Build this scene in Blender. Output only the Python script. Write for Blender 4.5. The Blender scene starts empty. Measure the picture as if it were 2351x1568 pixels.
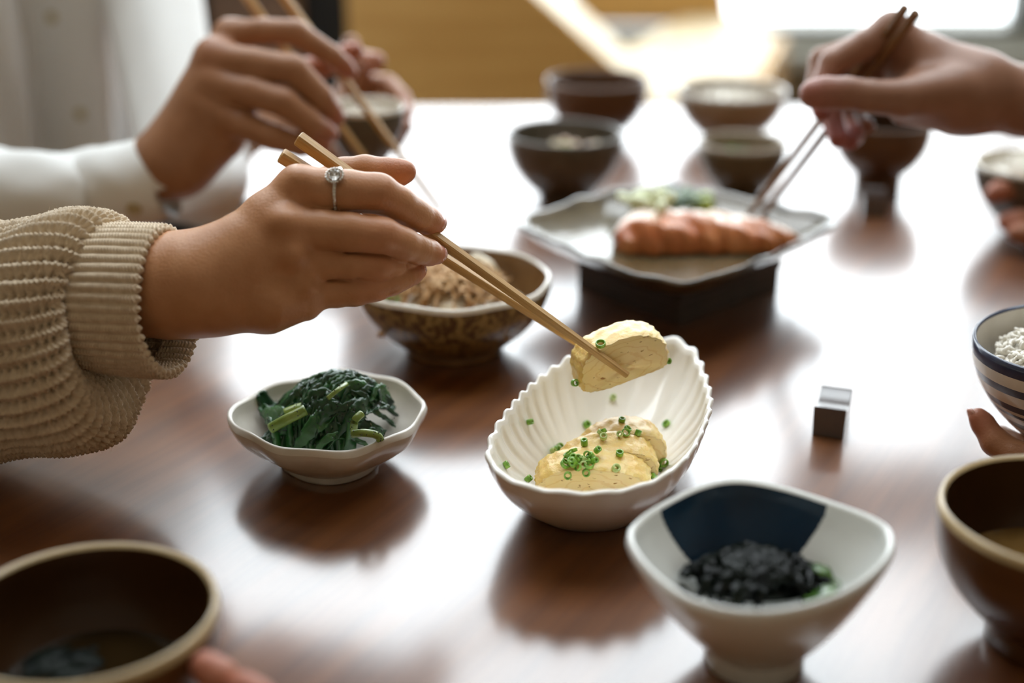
import bpy, bmesh, math, random
import numpy as np
from mathutils import Vector, Matrix
from mathutils.bvhtree import BVHTree

random.seed(7); rng = np.random.default_rng(11)
PI = math.pi
scene = bpy.context.scene
COL = scene.collection

# ------------------------------------------------------------------ camera
TZ = 0.72                      # height of the table top
CAMH = 0.37                    # camera above the table top
PITCH = math.radians(22.0)
F, CX, CY = 3265.0, 1175.5, 784.0   # 50 mm lens on a 2351 px wide frame
CAM = np.array([0.0, 0.0, TZ + CAMH])
FWD = np.array([0, math.cos(PITCH), -math.sin(PITCH)])
UPV = np.array([0, math.sin(PITCH), math.cos(PITCH)])
RGT = np.array([1.0, 0, 0])
cd = bpy.data.cameras.new('camera'); cam = bpy.data.objects.new('camera', cd); COL.objects.link(cam)
cam.location = CAM; cam.rotation_euler = (PI/2 - PITCH, 0, 0)
cd.sensor_width = 36.0; cd.lens = F*36.0/2351.0; cd.clip_start = 0.02
cd.dof.use_dof = True; cd.dof.focus_distance = 0.762; cd.dof.aperture_fstop = 2.6
cd.dof.aperture_blades = 0
scene.camera = cam

# ------------------------------------------------------------------ light
scene.view_settings.view_transform = 'Standard'; scene.view_settings.look = 'None'
scene.view_settings.gamma = 1.0; scene.view_settings.exposure = 0.0
scene.view_settings.use_curve_mapping = False
scene.cycles.use_denoising = True
scene.cycles.max_bounces = 6; scene.cycles.diffuse_bounces = 3; scene.cycles.glossy_bounces = 3; scene.cycles.transmission_bounces = 4
scene.cycles.transparent_max_bounces = 8; scene.cycles.caustics_reflective = False; scene.cycles.caustics_refractive = False
scene.cycles.use_adaptive_sampling = True; scene.cycles.adaptive_threshold = 0.08; scene.cycles.adaptive_min_samples = 16
scene.cycles.sample_clamp_indirect = 8.0
wd = bpy.data.worlds.new('sky'); scene.world = wd; wd.use_nodes = True
bg = wd.node_tree.nodes['Background']; bg.inputs[0].default_value = (0.89, 0.96, 1.0, 1); bg.inputs[1].default_value = 5.9
WALLY, SILL, WTOP = 3.40, 0.50, 3.25
pl = bpy.data.lights.new('window_portal', 'AREA'); pl.shape = 'RECTANGLE'; pl.size = 4.9; pl.size_y = WTOP-SILL
pl.cycles.is_portal = True
po = bpy.data.objects.new('window_portal', pl); COL.objects.link(po)
po.location = (0, WALLY+0.13, (WTOP+SILL)/2); po.rotation_euler = (-PI/2, 0, 0)

SKX, SKY0, SKY1, RZ = 1.9, 1.15, 2.95, 3.4       # unseen ceiling opening, added to brighten upward-facing surfaces
p2l = bpy.data.lights.new('fill_opening_portal', 'AREA'); p2l.shape = 'RECTANGLE'; p2l.size = 2*SKX; p2l.size_y = SKY1-SKY0
p2l.cycles.is_portal = True
p2o = bpy.data.objects.new('fill_opening_portal', p2l); COL.objects.link(p2o); p2o.location = (0, (SKY0+SKY1)/2, RZ+.13)

# ------------------------------------------------------------------ helpers
def PD(px, py, d):
    return CAM + d*(FWD + (px-CX)/F*RGT - (py-CY)/F*UPV)
def PT(px, py, h=0.0):
    r = FWD + (px-CX)/F*RGT - (py-CY)/F*UPV
    t = (TZ+h-CAM[2])/r[2]
    return CAM + t*r
def depth_of(p): return float(np.dot(np.asarray(p)-CAM, FWD))
def J(px, py, d):                      # camera-aligned frame (right, up, depth)
    return np.array([(px-CX)*d/F, (CY-py)*d/F, d])
def cam2world(v):
    v = np.asarray(v); return CAM + v[..., 0:1]*RGT + v[..., 1:2]*UPV + v[..., 2:3]*FWD

def wloc(o):
    p = Vector((0, 0, 0))
    while o is not None: p += o.location; o = o.parent
    return np.array(p)
def tag(o, label=None, cat=None, group=None, kind=None):
    if label: o['label'] = label
    if cat: o['category'] = cat
    if group: o['group'] = group
    if kind: o['kind'] = kind
    return o
def empty(name, loc, label, cat, group=None):
    o = bpy.data.objects.new(name, None); COL.objects.link(o); o.location = loc
    o.empty_display_size = 0.02
    return tag(o, label, cat, group)
def mesh_obj(name, v, f, m, parent=None, smooth=True, origin=None, mats=None, fm=None):
    """vertices in world coordinates; a child is stored relative to its parent"""
    v = np.asarray(v, dtype=float)
    base = wloc(parent) if parent is not None else np.zeros(3)
    if origin is None: origin = base if parent is not None else (v.mean(0) if len(v) else base)
    origin = np.asarray(origin, dtype=float)
    me = bpy.data.meshes.new(name)
    me.from_pydata((v-origin).tolist(), [], [tuple(int(i) for i in q) for q in f])
    for mm in (mats or [m]): me.materials.append(mm)
    if fm is not None: me.polygons.foreach_set('material_index', np.asarray(fm, dtype=np.int32))
    if smooth: me.polygons.foreach_set('use_smooth', np.ones(len(me.polygons), dtype=bool))
    me.update()
    o = bpy.data.objects.new(name, me); COL.objects.link(o)
    o.location = origin-base
    if parent is not None: o.parent = parent
    return o
def join(parts):
    V, Fc, n = [], [], 0
    for v, f in parts:
        V.append(np.asarray(v, float)); Fc += [tuple(i+n for i in q) for q in f]; n += len(v)
    return np.vstack(V), Fc
def loft(rings, cap0=False, cap1=False, closed=True):
    n = len(rings[0]); V = np.vstack([np.asarray(r, float) for r in rings]); f = []
    m = n if closed else n-1
    for i in range(len(rings)-1):
        a, b = i*n, (i+1)*n
        for j in range(m):
            k = (j+1) % n
            f.append((a+j, a+k, b+k, b+j))
    if cap0: f.append(tuple(reversed(range(n))))
    if cap1: f.append(tuple(range((len(rings)-1)*n, len(rings)*n)))
    return V, f
def box(c0, c1):
    (x0, y0, z0), (x1, y1, z1) = c0, c1
    v = [(x0,y0,z0),(x1,y0,z0),(x1,y1,z0),(x0,y1,z0),(x0,y0,z1),(x1,y0,z1),(x1,y1,z1),(x0,y1,z1)]
    return v, [(3,2,1,0),(4,5,6,7),(0,1,5,4),(1,2,6,5),(2,3,7,6),(3,0,4,7)]
def bevel(o, w=0.002, seg=2):
    md = o.modifiers.new('bevel', 'BEVEL'); md.width = w; md.segments = seg; md.limit_method = 'ANGLE'
    return o
def frame_of(t):
    t = np.asarray(t, float); t = t/np.linalg.norm(t)
    a = np.array([0, 0, 1.0]) if abs(t[2]) < 0.9 else np.array([1.0, 0, 0])
    u = np.cross(a, t); u /= np.linalg.norm(u)
    return t, u, np.cross(t, u)
def tube(pts, rad, n=8, caps=True):
    pts = np.asarray(pts, float); rad = np.broadcast_to(rad, len(pts)); rings = []
    for i, p in enumerate(pts):
        t = pts[min(i+1, len(pts)-1)]-pts[max(i-1, 0)]
        _, u, w = frame_of(t)
        a = np.linspace(0, 2*PI, n, endpoint=False)
        rings.append(p + rad[i]*(np.cos(a)[:, None]*u + np.sin(a)[:, None]*w))
    return loft(rings, caps, caps)
def ball(c, r, nu=10, nv=6, ax=None):
    r = np.broadcast_to(r, 3); v = [(0, 0, -1)]
    for i in range(1, nv):
        t = -PI/2+PI*i/nv
        for j in range(nu): v.append((math.cos(t)*math.cos(2*PI*j/nu), math.cos(t)*math.sin(2*PI*j/nu), math.sin(t)))
    v.append((0, 0, 1)); f = []
    for j in range(nu): f.append((0, 1+(j+1) % nu, 1+j))
    for i in range(nv-2):
        for j in range(nu):
            a, b = 1+i*nu+j, 1+i*nu+(j+1) % nu
            f.append((a, b, b+nu, a+nu))
    l = len(v)-1
    for j in range(nu): f.append((l, l-nu+j, l-nu+(j+1) % nu))
    v = np.array(v)*r
    if ax is not None: v = v @ np.asarray(ax).T
    return v+np.asarray(c), f
def rot_rand():
    q = rng.normal(size=4); q /= np.linalg.norm(q); a, b, c, d = q
    return np.array([[1-2*(c*c+d*d), 2*(b*c-a*d), 2*(b*d+a*c)], [2*(b*c+a*d), 1-2*(b*b+d*d), 2*(c*d-a*b)], [2*(b*d-a*c), 2*(c*d+a*b), 1-2*(b*b+c*c)]])
def catmull(P, n, closed=False):
    P = np.asarray(P, float); m = len(P); out = []
    segs = m if closed else m-1
    for i in range(segs):
        g = (lambda k: P[k % m]) if closed else (lambda k: P[min(max(k, 0), m-1)])
        p0, p1, p2, p3 = g(i-1), g(i), g(i+1), g(i+2)
        for t in np.linspace(0, 1, n, endpoint=False):
            out.append(0.5*((2*p1)+(-p0+p2)*t+(2*p0-5*p1+4*p2-p3)*t*t+(-p0+3*p1-3*p2+p3)*t**3))
    if not closed: out.append(P[-1])
    return np.array(out)
def resample_closed(P, n):
    P = np.asarray(P); Q = np.vstack([P, P[:1]]); L = np.r_[0, np.cumsum(np.linalg.norm(np.diff(Q, axis=0), axis=1))]
    s = np.linspace(0, L[-1], n, endpoint=False)
    return np.stack([np.interp(s, L, Q[:, k]) for k in range(Q.shape[1])], 1)

# ------------------------------------------------------------------ materials
def mat(name, col, rough=0.5, col2=None, scale=20.0, stretch=(1, 1, 1), detail=4.0, bump=0.0, bscale=None, metal=0.0,
        coat=0.0, coat_rough=0.05, coat_ior=1.5, sss=0.0, sss_r=(1, .4, .2), sss_s=0.004, spec=0.5, ior=1.45, trans=0.0, sheen=0.0,
        lo=0.35, hi=0.65, rot=(0, 0, 0), alpha=1.0, bdist=0.001):
    m = bpy.data.materials.new(name); m.use_nodes = True; nt = m.node_tree; N, L = nt.nodes, nt.links
    b = N['Principled BSDF']
    b.inputs['Base Color'].default_value = (*col, 1); b.inputs['Roughness'].default_value = rough
    b.inputs['Metallic'].default_value = metal; b.inputs['IOR'].default_value = ior
    b.inputs['Specular IOR Level'].default_value = spec
    b.inputs['Coat Weight'].default_value = coat; b.inputs['Coat Roughness'].default_value = coat_rough; b.inputs['Coat IOR'].default_value = coat_ior
    b.inputs['Transmission Weight'].default_value = trans
    b.inputs['Sheen Weight'].default_value = sheen
    if sss and name in ('omelette_skin', 'omelette_cut_face', 'skin_light'):
        b.inputs['Subsurface Weight'].default_value = sss; b.inputs['Subsurface Radius'].default_value = sss_r
        b.inputs['Subsurface Scale'].default_value = sss_s
    if col2 is not None or bump:
        tc = N.new('ShaderNodeTexCoord'); mp = N.new('ShaderNodeMapping'); mp.inputs['Scale'].default_value = stretch
        mp.inputs['Rotation'].default_value = rot
        L.new(tc.outputs['Object'], mp.inputs['Vector'])
        nz = N.new('ShaderNodeTexNoise'); nz.inputs['Scale'].default_value = scale; nz.inputs['Detail'].default_value = detail
        L.new(mp.outputs[0], nz.inputs['Vector'])
        if col2 is not None:
            cr = N.new('ShaderNodeValToRGB'); cr.color_ramp.elements[0].position = lo; cr.color_ramp.elements[1].position = hi
            cr.color_ramp.elements[0].color = (*col, 1); cr.color_ramp.elements[1].color = (*col2, 1)
            L.new(nz.outputs['Fac'], cr.inputs[0]); L.new(cr.outputs[0], b.inputs['Base Color'])
        if bump:
            n2 = nz
            if bscale:
                n2 = N.new('ShaderNodeTexNoise'); n2.inputs['Scale'].default_value = bscale; n2.inputs['Detail'].default_value = 5
                L.new(mp.outputs[0], n2.inputs['Vector'])
            bp = N.new('ShaderNodeBump'); bp.inputs['Strength'].default_value = bump; bp.inputs['Distance'].default_value = bdist
            L.new(n2.outputs['Fac'], bp.inputs['Height']); L.new(bp.outputs[0], b.inputs['Normal'])
    return m

M = {}
M['table'] = mat('table_wood', (.100, .030, .0055), .45, (.165, .054, .0105), 6.0, (1.0, 12.0, 1.0), 8, .05, 60, coat=1.0, coat_rough=.19,
                 coat_ior=2.15, spec=.3)
def pre_rotate(m, deg):                 # turn the grain before it is stretched
    nt = m.node_tree; mp = nt.nodes['Mapping']; tc = nt.nodes['Texture Coordinate']; r = nt.nodes.new('ShaderNodeMapping')
    r.inputs['Rotation'].default_value = (0, 0, math.radians(deg)); nt.links.new(tc.outputs['Object'], r.inputs['Vector']); nt.links.new(r.outputs[0], mp.inputs['Vector'])
pre_rotate(M['table'], -60)
M['plywood'] = mat('plywood', (.58, .32, .085), .5, (.70, .42, .13), 3.0, (1, 1, 12), 6)
M['ply_lit'] = mat('window_lit_plywood', (.72, .55, .32), .5, (.80, .66, .42), 3.0, (12, 1, 1), 6)  # same plywood, made paler for the window light on slant and seat
M['wall'] = mat('plaster', (.34, .28, .20), .8, (.38, .32, .235), 30, bump=.1)
M['wall_grey'] = mat('grey_plaster', (.30, .29, .24), .8, (.34, .33, .28), 20, bump=.1)
M['floor'] = mat('floor_boards', (.16, .09, .05), .5, (.22, .13, .07), 5, (14, 1, 1), 6)
M['frame'] = mat('grey_metal', (.10, .105, .09), .4, (.13, .13, .11), 30, spec=.4)
M['black_cloth'] = mat('black_cloth', (.006, .007, .008), .9, (.012, .013, .014), 200, bump=.2)
M['brown_wood_dark'] = mat('dark_brown_wood', (.10, .055, .03), .5, (.16, .09, .05), 10, (1, 1, 10))
M['white_cer'] = mat('cream_glaze', (.80, .765, .70), .3, (.84, .80, .74), 40, coat=.6, coat_rough=.06, sss=.0)
M['white_cer2'] = mat('offwhite_glaze', (.70, .66, .585), .35, (.76, .72, .65), 60, coat=.4, coat_rough=.12, lo=.4, hi=.6)
M['blue_white'] = mat('bluish_white_glaze', (.70, .71, .68), .3, (.74, .75, .72), 40, coat=.6, coat_rough=.08)
M['navy'] = mat('navy_glaze', (.002, .014, .030), .3, (.004, .022, .044), 50, coat=.3, coat_rough=.05, spec=.2)
M['navy_line'] = mat('navy_brush_glaze', (.010, .018, .05), .3, (.02, .035, .085), 120, coat=.6, coat_rough=.08)
M['lacq'] = mat('brown_lacquer', (.085, .032, .008), .35, (.125, .052, .014), 6, (1, 1, 8), coat=.3, coat_rough=.15, spec=.3)
M['lacq_rim'] = mat('lit_lacquer_rim', (.40, .29, .14), .35, (.50, .37, .19), 30, coat=.4, coat_rough=.15)  # olive-brown rim colour, lightened to look lit
M['lacq_in'] = mat('dark_lacquer', (.035, .014, .004), .35, (.055, .022, .006), 10, coat=.25, coat_rough=.15, spec=.25)
M['soup'] = mat('miso_soup', (.11, .058, .014), .15, (.17, .095, .028), 30, coat=.3)
M['soup_dark'] = mat('dark_clear_soup', (.016, .009, .003), .08, (.024, .013, .004), 30, spec=.25)
M['speckle_out'] = mat('speckled_brown_glaze', (.075, .034, .011), .35, (.34, .235, .085), 240, (1, 1, .8), 4, .25, coat=.4, coat_rough=.12, lo=.42, hi=.62)
M['speckle_in'] = mat('warm_brown_glaze', (.17, .085, .03), .35, (.24, .13, .05), 60, coat=.5, coat_rough=.1)
M['rim_pale'] = mat('pale_glaze_rim', (.66, .60, .50), .3, (.74, .69, .60), 90, coat=.6, coat_rough=.1)
M['grey_cer'] = mat('dark_grey_stoneware', (.085, .07, .05), .4, (.12, .10, .075), 80, coat=.5, coat_rough=.15)
M['green_cer'] = mat('olive_stoneware', (.10, .085, .045), .4, (.14, .12, .07), 80, coat=.5, coat_rough=.15)
M['beige_cer'] = mat('sand_stoneware', (.34, .27, .19), .4, (.40, .32, .23), 80, coat=.5, coat_rough=.15)
M['rust_wood'] = mat('rust_wood', (.085, .036, .011), .4, (.13, .057, .019), 8, (1, 1, 8), coat=.5, coat_rough=.2)
M['plate_glaze'] = mat('tea_dust_glaze', (.050, .036, .020), .3, (.16, .125, .075), 35, bump=.15, bscale=60, coat=.9, coat_rough=.06)
M['plate_in'] = mat('olive_pool_glaze', (.10, .075, .032), .25, (.15, .115, .06), 40, coat=1.0, coat_rough=.04)
M['stand'] = mat('black_brown_wood', (.022, .011, .006), .45, (.04, .02, .011), 12, (1, 6, 1), coat=.2, coat_rough=.3)
M['rest'] = mat('ebony_wood', (.030, .017, .012), .4, (.055, .03, .02), 40, (1, .15, 1), coat=1.0, coat_rough=.26, coat_ior=1.9)
M['bamboo'] = mat('bamboo', (.42, .235, .072), .45, (.60, .37, .14), 60, (1, 1, 1), 6, .15, coat=.15, coat_rough=.25, lo=.3, hi=.7)
M['dark_stick'] = mat('brown_lacquered_wood', (.17, .08, .028), .5, (.25, .125, .05), 30, (1, 1, 1), 4, coat=.12, coat_rough=.25, spec=.25)
M['egg_skin'] = mat('omelette_skin', (.82, .53, .13), .42, (.87, .66, .26), 55, detail=7, bump=.9, bscale=130, sss=.35, sss_r=(1, .55, .15), sss_s=.006, coat=.35, coat_rough=.22, lo=.3, hi=.7, bdist=.002)
M['scal'] = mat('scallion_green', (.10, .29, .018), .3, (.28, .52, .05), 300, sss=.25, sss_r=(.5, 1, .2), sss_s=.002, coat=.5, coat_rough=.1)
M['scal_pale'] = mat('scallion_pale', (.36, .50, .12), .3, (.58, .68, .28), 300, sss=.3, sss_r=(.6, 1, .3), sss_s=.002, coat=.5, coat_rough=.1)
M['spin'] = mat('boiled_spinach', (.005, .034, .012), .4, (.012, .075, .020), 120, detail=6, bump=.5, bscale=350, spec=.3, coat=.7, coat_rough=.12, lo=.3, hi=.7)
M['spin2'] = mat('boiled_spinach_light', (.012, .075, .018), .4, (.036, .14, .032), 120, detail=6, bump=.5, bscale=300, spec=.3, coat=.7, coat_rough=.12)
M['stem'] = mat('spinach_stem', (.16, .26, .035), .35, (.26, .36, .07), 80, (1, 1, 1), bump=.4, bscale=300, sss=.2, sss_r=(.5, 1, .2), sss_s=.003, coat=.5, coat_rough=.12)
M['sesame'] = mat('black_sesame', (.008, .008, .012), .4, (.03, .03, .04), 300)
M['weed'] = mat('black_seaweed', (.003, .004, .004), .14, (.005, .008, .005), 80, bump=.10, bscale=60, spec=.16)
M['weed_soup'] = mat('dark_wakame', (.003, .005, .004), .4, (.006, .010, .006), 80, spec=.12)
M['weed_g'] = mat('green_wakame', (.02, .07, .006), .2, (.10, .22, .015), 60, bump=.4, bscale=160, coat=.9, coat_rough=.08)
M['rice'] = mat('cooked_rice', (.78, .74, .64), .3, (.84, .80, .72), 200, sss=.3, sss_r=(1, .9, .7), sss_s=.003, coat=.4, coat_rough=.15)
M['bonito'] = mat('bonito_flake', (.50, .27, .10), .5, (.66, .43, .21), 120, sss=.1, sss_s=.002)
M['tofu'] = mat('pale_tofu', (.70, .58, .38), .4, (.76, .66, .47), 60, sss=.3, sss_r=(1, .8, .5), sss_s=.004, coat=.3)
M['salmon'] = mat('grilled_salmon', (.50, .13, .035), .38, (.66, .26, .10), 45, (1, 3, 1), 6, .5, 110, coat=.5, coat_rough=.2, sss=.2, sss_r=(1, .4, .2), sss_s=.004)
M['salmon_skin'] = mat('salmon_crust_sheen', (.70, .46, .32), .35, (.80, .64, .50), 60, bump=.5, bscale=120, coat=.6, coat_rough=.2)  # crust whitened to carry the window's reflection in its colour
M['daikon'] = mat('pale_radish', (.60, .66, .36), .4, (.74, .76, .52), 60, bump=.5, bscale=150, sss=.3, sss_s=.003)
M['leafg'] = mat('garnish_leaf', (.018, .055, .010), .4, (.05, .11, .015), 60, coat=.4, coat_rough=.2)
M['leafy'] = mat('yellow_green_garnish', (.22, .30, .03), .4, (.34, .40, .06), 60, coat=.4, coat_rough=.2)
M['shirt'] = mat('white_cotton', (.84, .85, .84), .8, (.88, .89, .88), 15, bump=.12, bscale=900, sheen=.2)
M['button'] = mat('horn_button', (.52, .44, .22), .3, (.60, .52, .30), 60, coat=.5)
M['silver'] = mat('silver', (.78, .76, .72), .18, metal=1.0)
M['gem'] = mat('clear_gemstone', (1, 1, 1), .0, trans=1.0, ior=2.2)
M['nail'] = mat('pink_nail', (.66, .30, .26), .16, (.76, .44, .38), 250, coat=1.0, coat_rough=.04, sss=.15)
M['glitter'] = mat('glitter_polish', (.72, .38, .34), .25, (.90, .66, .60), 1200, bump=.8, bscale=1800, metal=.2)
M['navy_cloth'] = mat('navy_cloth', (.003, .006, .012), .9, (.005, .010, .018), 200, bump=.2)
def knit_mat():
    m = mat('oatmeal_wool', (.57, .45, .31), .95, (.70, .58, .43), 260, detail=6, bump=.5, bscale=1400, sheen=.35, bdist=.0006)
    return m
M['knit'] = knit_mat()
def skin_mat(name, c0, c1, red):
    m = mat(name, c0, .42, c1, 70, detail=5, bump=.35, bscale=700, sss=.10, sss_r=(1, .36, .18), sss_s=.003, spec=.45, bdist=.0006)
    nt = m.node_tree; N, L = nt.nodes, nt.links; b = N['Principled BSDF']
    src = b.inputs['Base Color'].links[0].from_socket
    at = N.new('ShaderNodeAttribute'); at.attribute_name = 'tint'
    mx = N.new('ShaderNodeMix'); mx.data_type = 'RGBA'
    L.new(at.outputs['Fac'], mx.inputs[0]); L.new(src, mx.inputs[6]); mx.inputs[7].default_value = (*red, 1)
    L.new(mx.outputs[2], b.inputs['Base Color'])
    return m
M['skin'] = skin_mat('skin_light', (.46, .215, .098), (.52, .26, .128), (.53, .165, .09))
M['skin2'] = skin_mat('skin_warm', (.345, .160, .078), (.39, .19, .098), (.44, .125, .085))
M['skin3'] = skin_mat('skin_tan', (.28, .135, .080), (.32, .16, .10), (.38, .10, .09))
def egg_cut_mat():                     # rolled layers with small holes on the cut face
    m = mat('omelette_cut_face', (.88, .66, .28), .5, (.92, .72, .37), 60, sss=.35, sss_r=(1, .6, .2), sss_s=.005, coat=.2, coat_rough=.3)
    nt = m.node_tree; N, L = nt.nodes, nt.links; b = N['Principled BSDF']
    src = b.inputs['Base Color'].links[0].from_socket
    tc = N.new('ShaderNodeTexCoord'); mp = N.new('ShaderNodeMapping'); mp.inputs['Scale'].default_value = (1.0, 1.0, 2.1)
    L.new(tc.outputs['Object'], mp.inputs['Vector'])
    wv = N.new('ShaderNodeTexWave'); wv.wave_type = 'RINGS'; wv.rings_direction = 'Y'; wv.inputs['Scale'].default_value = 42
    wv.inputs['Distortion'].default_value = 9; wv.inputs['Detail'].default_value = 3; wv.inputs['Detail Scale'].default_value = 1.2
    L.new(mp.outputs[0], wv.inputs['Vector'])
    cr = N.new('ShaderNodeValToRGB'); cr.color_ramp.elements[0].position = 0.0; cr.color_ramp.elements[1].position = .16
    cr.color_ramp.elements[0].color = (.93, .86, .76, 1); cr.color_ramp.elements[1].color = (1, 1, 1, 1)
    L.new(wv.outputs['Fac'], cr.inputs[0])
    nz = N.new('ShaderNodeTexNoise'); nz.inputs['Scale'].default_value = 260; nz.inputs['Detail'].default_value = 2
    L.new(mp.outputs[0], nz.inputs['Vector'])
    c2 = N.new('ShaderNodeValToRGB'); c2.color_ramp.elements[0].position = .26; c2.color_ramp.elements[1].position = .34
    c2.color_ramp.elements[0].color = (.45, .28, .12, 1); c2.color_ramp.elements[1].color = (1, 1, 1, 1)
    L.new(nz.outputs['Fac'], c2.inputs[0])
    m1 = N.new('ShaderNodeMix'); m1.data_type = 'RGBA'; m1.blend_type = 'MULTIPLY'; m1.inputs[0].default_value = 1
    m2 = N.new('ShaderNodeMix'); m2.data_type = 'RGBA'; m2.blend_type = 'MULTIPLY'; m2.inputs[0].default_value = 1
    L.new(src, m1.inputs[6]); L.new(cr.outputs[0], m1.inputs[7]); L.new(m1.outputs[2], m2.inputs[6]); L.new(c2.outputs[0], m2.inputs[7])
    L.new(m2.outputs[2], b.inputs['Base Color'])
    bp = N.new('ShaderNodeBump'); bp.inputs['Strength'].default_value = .5; bp.inputs['Distance'].default_value = .0015
    L.new(c2.outputs[0], bp.inputs['Height']); L.new(bp.outputs[0], b.inputs['Normal'])
    return m
M['egg_cut'] = egg_cut_mat()
def glass_mat():
    m = bpy.data.materials.new('window_glass'); m.use_nodes = True; nt = m.node_tree; N, L = nt.nodes, nt.links
    N.remove(N['Principled BSDF'])
    t = N.new('ShaderNodeBsdfTransparent'); g = N.new('ShaderNodeBsdfGlossy'); g.inputs['Roughness'].default_value = 0.02
    fr = N.new('ShaderNodeFresnel'); fr.inputs[0].default_value = 1.2; mx = N.new('ShaderNodeMixShader')
    L.new(fr.outputs[0], mx.inputs[0]); L.new(t.outputs[0], mx.inputs[1]); L.new(g.outputs[0], mx.inputs[2])
    L.new(mx.outputs[0], N['Material Output'].inputs[0])
    return m
M['glass'] = glass_mat()

# ------------------------------------------------------------------ implicit surfaces (hands, cloth)
def surface_nets(V, org, h):
    s = V < 0
    nx, ny, nz = V.shape
    c = np.zeros((nx-1, ny-1, nz-1), np.int8)
    offs = [(0,0,0),(1,0,0),(0,1,0),(1,1,0),(0,0,1),(1,0,1),(0,1,1),(1,1,1)]
    for a, b, d in offs: c += s[a:nx-1+a, b:ny-1+b, d:nz-1+d]
    act = (c > 0) & (c < 8)
    I = np.argwhere(act); idx = -np.ones(act.shape, np.int64); idx[act] = np.arange(len(I))
    vals = np.stack([V[I[:, 0]+a, I[:, 1]+b, I[:, 2]+d] for a, b, d in offs], 1)
    pos = np.zeros((len(I), 3)); cnt = np.zeros(len(I))
    O = np.array(offs, float)
    for a, b in [(0,1),(2,3),(4,5),(6,7),(0,2),(1,3),(4,6),(5,7),(0,4),(1,5),(2,6),(3,7)]:
        m = (vals[:, a] < 0) != (vals[:, b] < 0)
        t = vals[m, a]/(vals[m, a]-vals[m, b])
        pos[m] += O[a]+t[:, None]*(O[b]-O[a]); cnt[m] += 1
    v = org + h*(I+pos/cnt[:, None])
    faces = []
    for ax in range(3):
        sl0 = [slice(None)]*3; sl1 = [slice(None)]*3
        sl0[ax] = slice(0, -1); sl1[ax] = slice(1, None)
        A, B = s[tuple(sl0)], s[tuple(sl1)]
        E = np.argwhere(A != B); u, w = (ax+1) % 3, (ax+2) % 3
        ok = (E[:, u] > 0) & (E[:, w] > 0) & (E[:, u] < V.shape[u]-1) & (E[:, w] < V.shape[w]-1); E = E[ok]
        sg = A[tuple(E.T)]
        def cell(du, dw):
            Q = E.copy(); Q[:, u] += du; Q[:, w] += dw; return idx[tuple(Q.T)]
        q = np.stack([cell(-1, -1), cell(0, -1), cell(0, 0), cell(-1, 0)], 1)
        q[~sg] = q[~sg][:, ::-1]
        faces.append(q)
    return v, np.vstack(faces)
def smin(a, b, k):
    h = np.maximum(k-np.abs(a-b), 0)/k
    return np.minimum(a, b)-h*h*k*.25
def cone_sdf(P, a, b, ra, rb):
    ab = (b-a).astype(np.float32); q = P-a.astype(np.float32)
    t = np.clip((q @ ab)/max(float(ab @ ab), 1e-12), 0, 1)
    q = q-t[..., None]*ab
    return np.sqrt(np.einsum('...i,...i->...', q, q))-(ra+(rb-ra)*t)
def chain_sdf(P, ch, k=0.002):
    d = None
    for (a, ra), (b, rb) in zip(ch[:-1], ch[1:]):
        e = cone_sdf(P, a, b, ra, rb); d = e if d is None else smin(d, e, k)
    return d
def make_grid(pts, pad, h):
    lo = np.min(pts, 0)-pad; hi = np.max(pts, 0)+pad
    n = np.ceil((hi-lo)/h).astype(int)+1
    g = np.stack(np.meshgrid(*[lo[i]+h*np.arange(n[i]) for i in range(3)], indexing='ij'), -1).astype(np.float32)
    return lo, g
def lap_smooth(v, f, it=2, lam=.5):
    e = np.vstack([f[:, [0, 1]], f[:, [1, 2]], f[:, [2, 3]], f[:, [3, 0]]])
    for _ in range(it):
        acc = np.zeros_like(v); cnt = np.zeros(len(v))
        for k in range(3): acc[:, k] = np.bincount(e[:, 0], v[e[:, 1], k], len(v))+np.bincount(e[:, 1], v[e[:, 0], k], len(v))
        cnt = np.bincount(e[:, 0], minlength=len(v))+np.bincount(e[:, 1], minlength=len(v))
        v = v+lam*(acc/np.maximum(cnt, 1)[:, None]-v)
    return v
def CH(*js):                            # chain of joints: (px, py, depth, radius in mm)
    return [(J(a, b, d), r*.001) for a, b, d, r in js]
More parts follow.
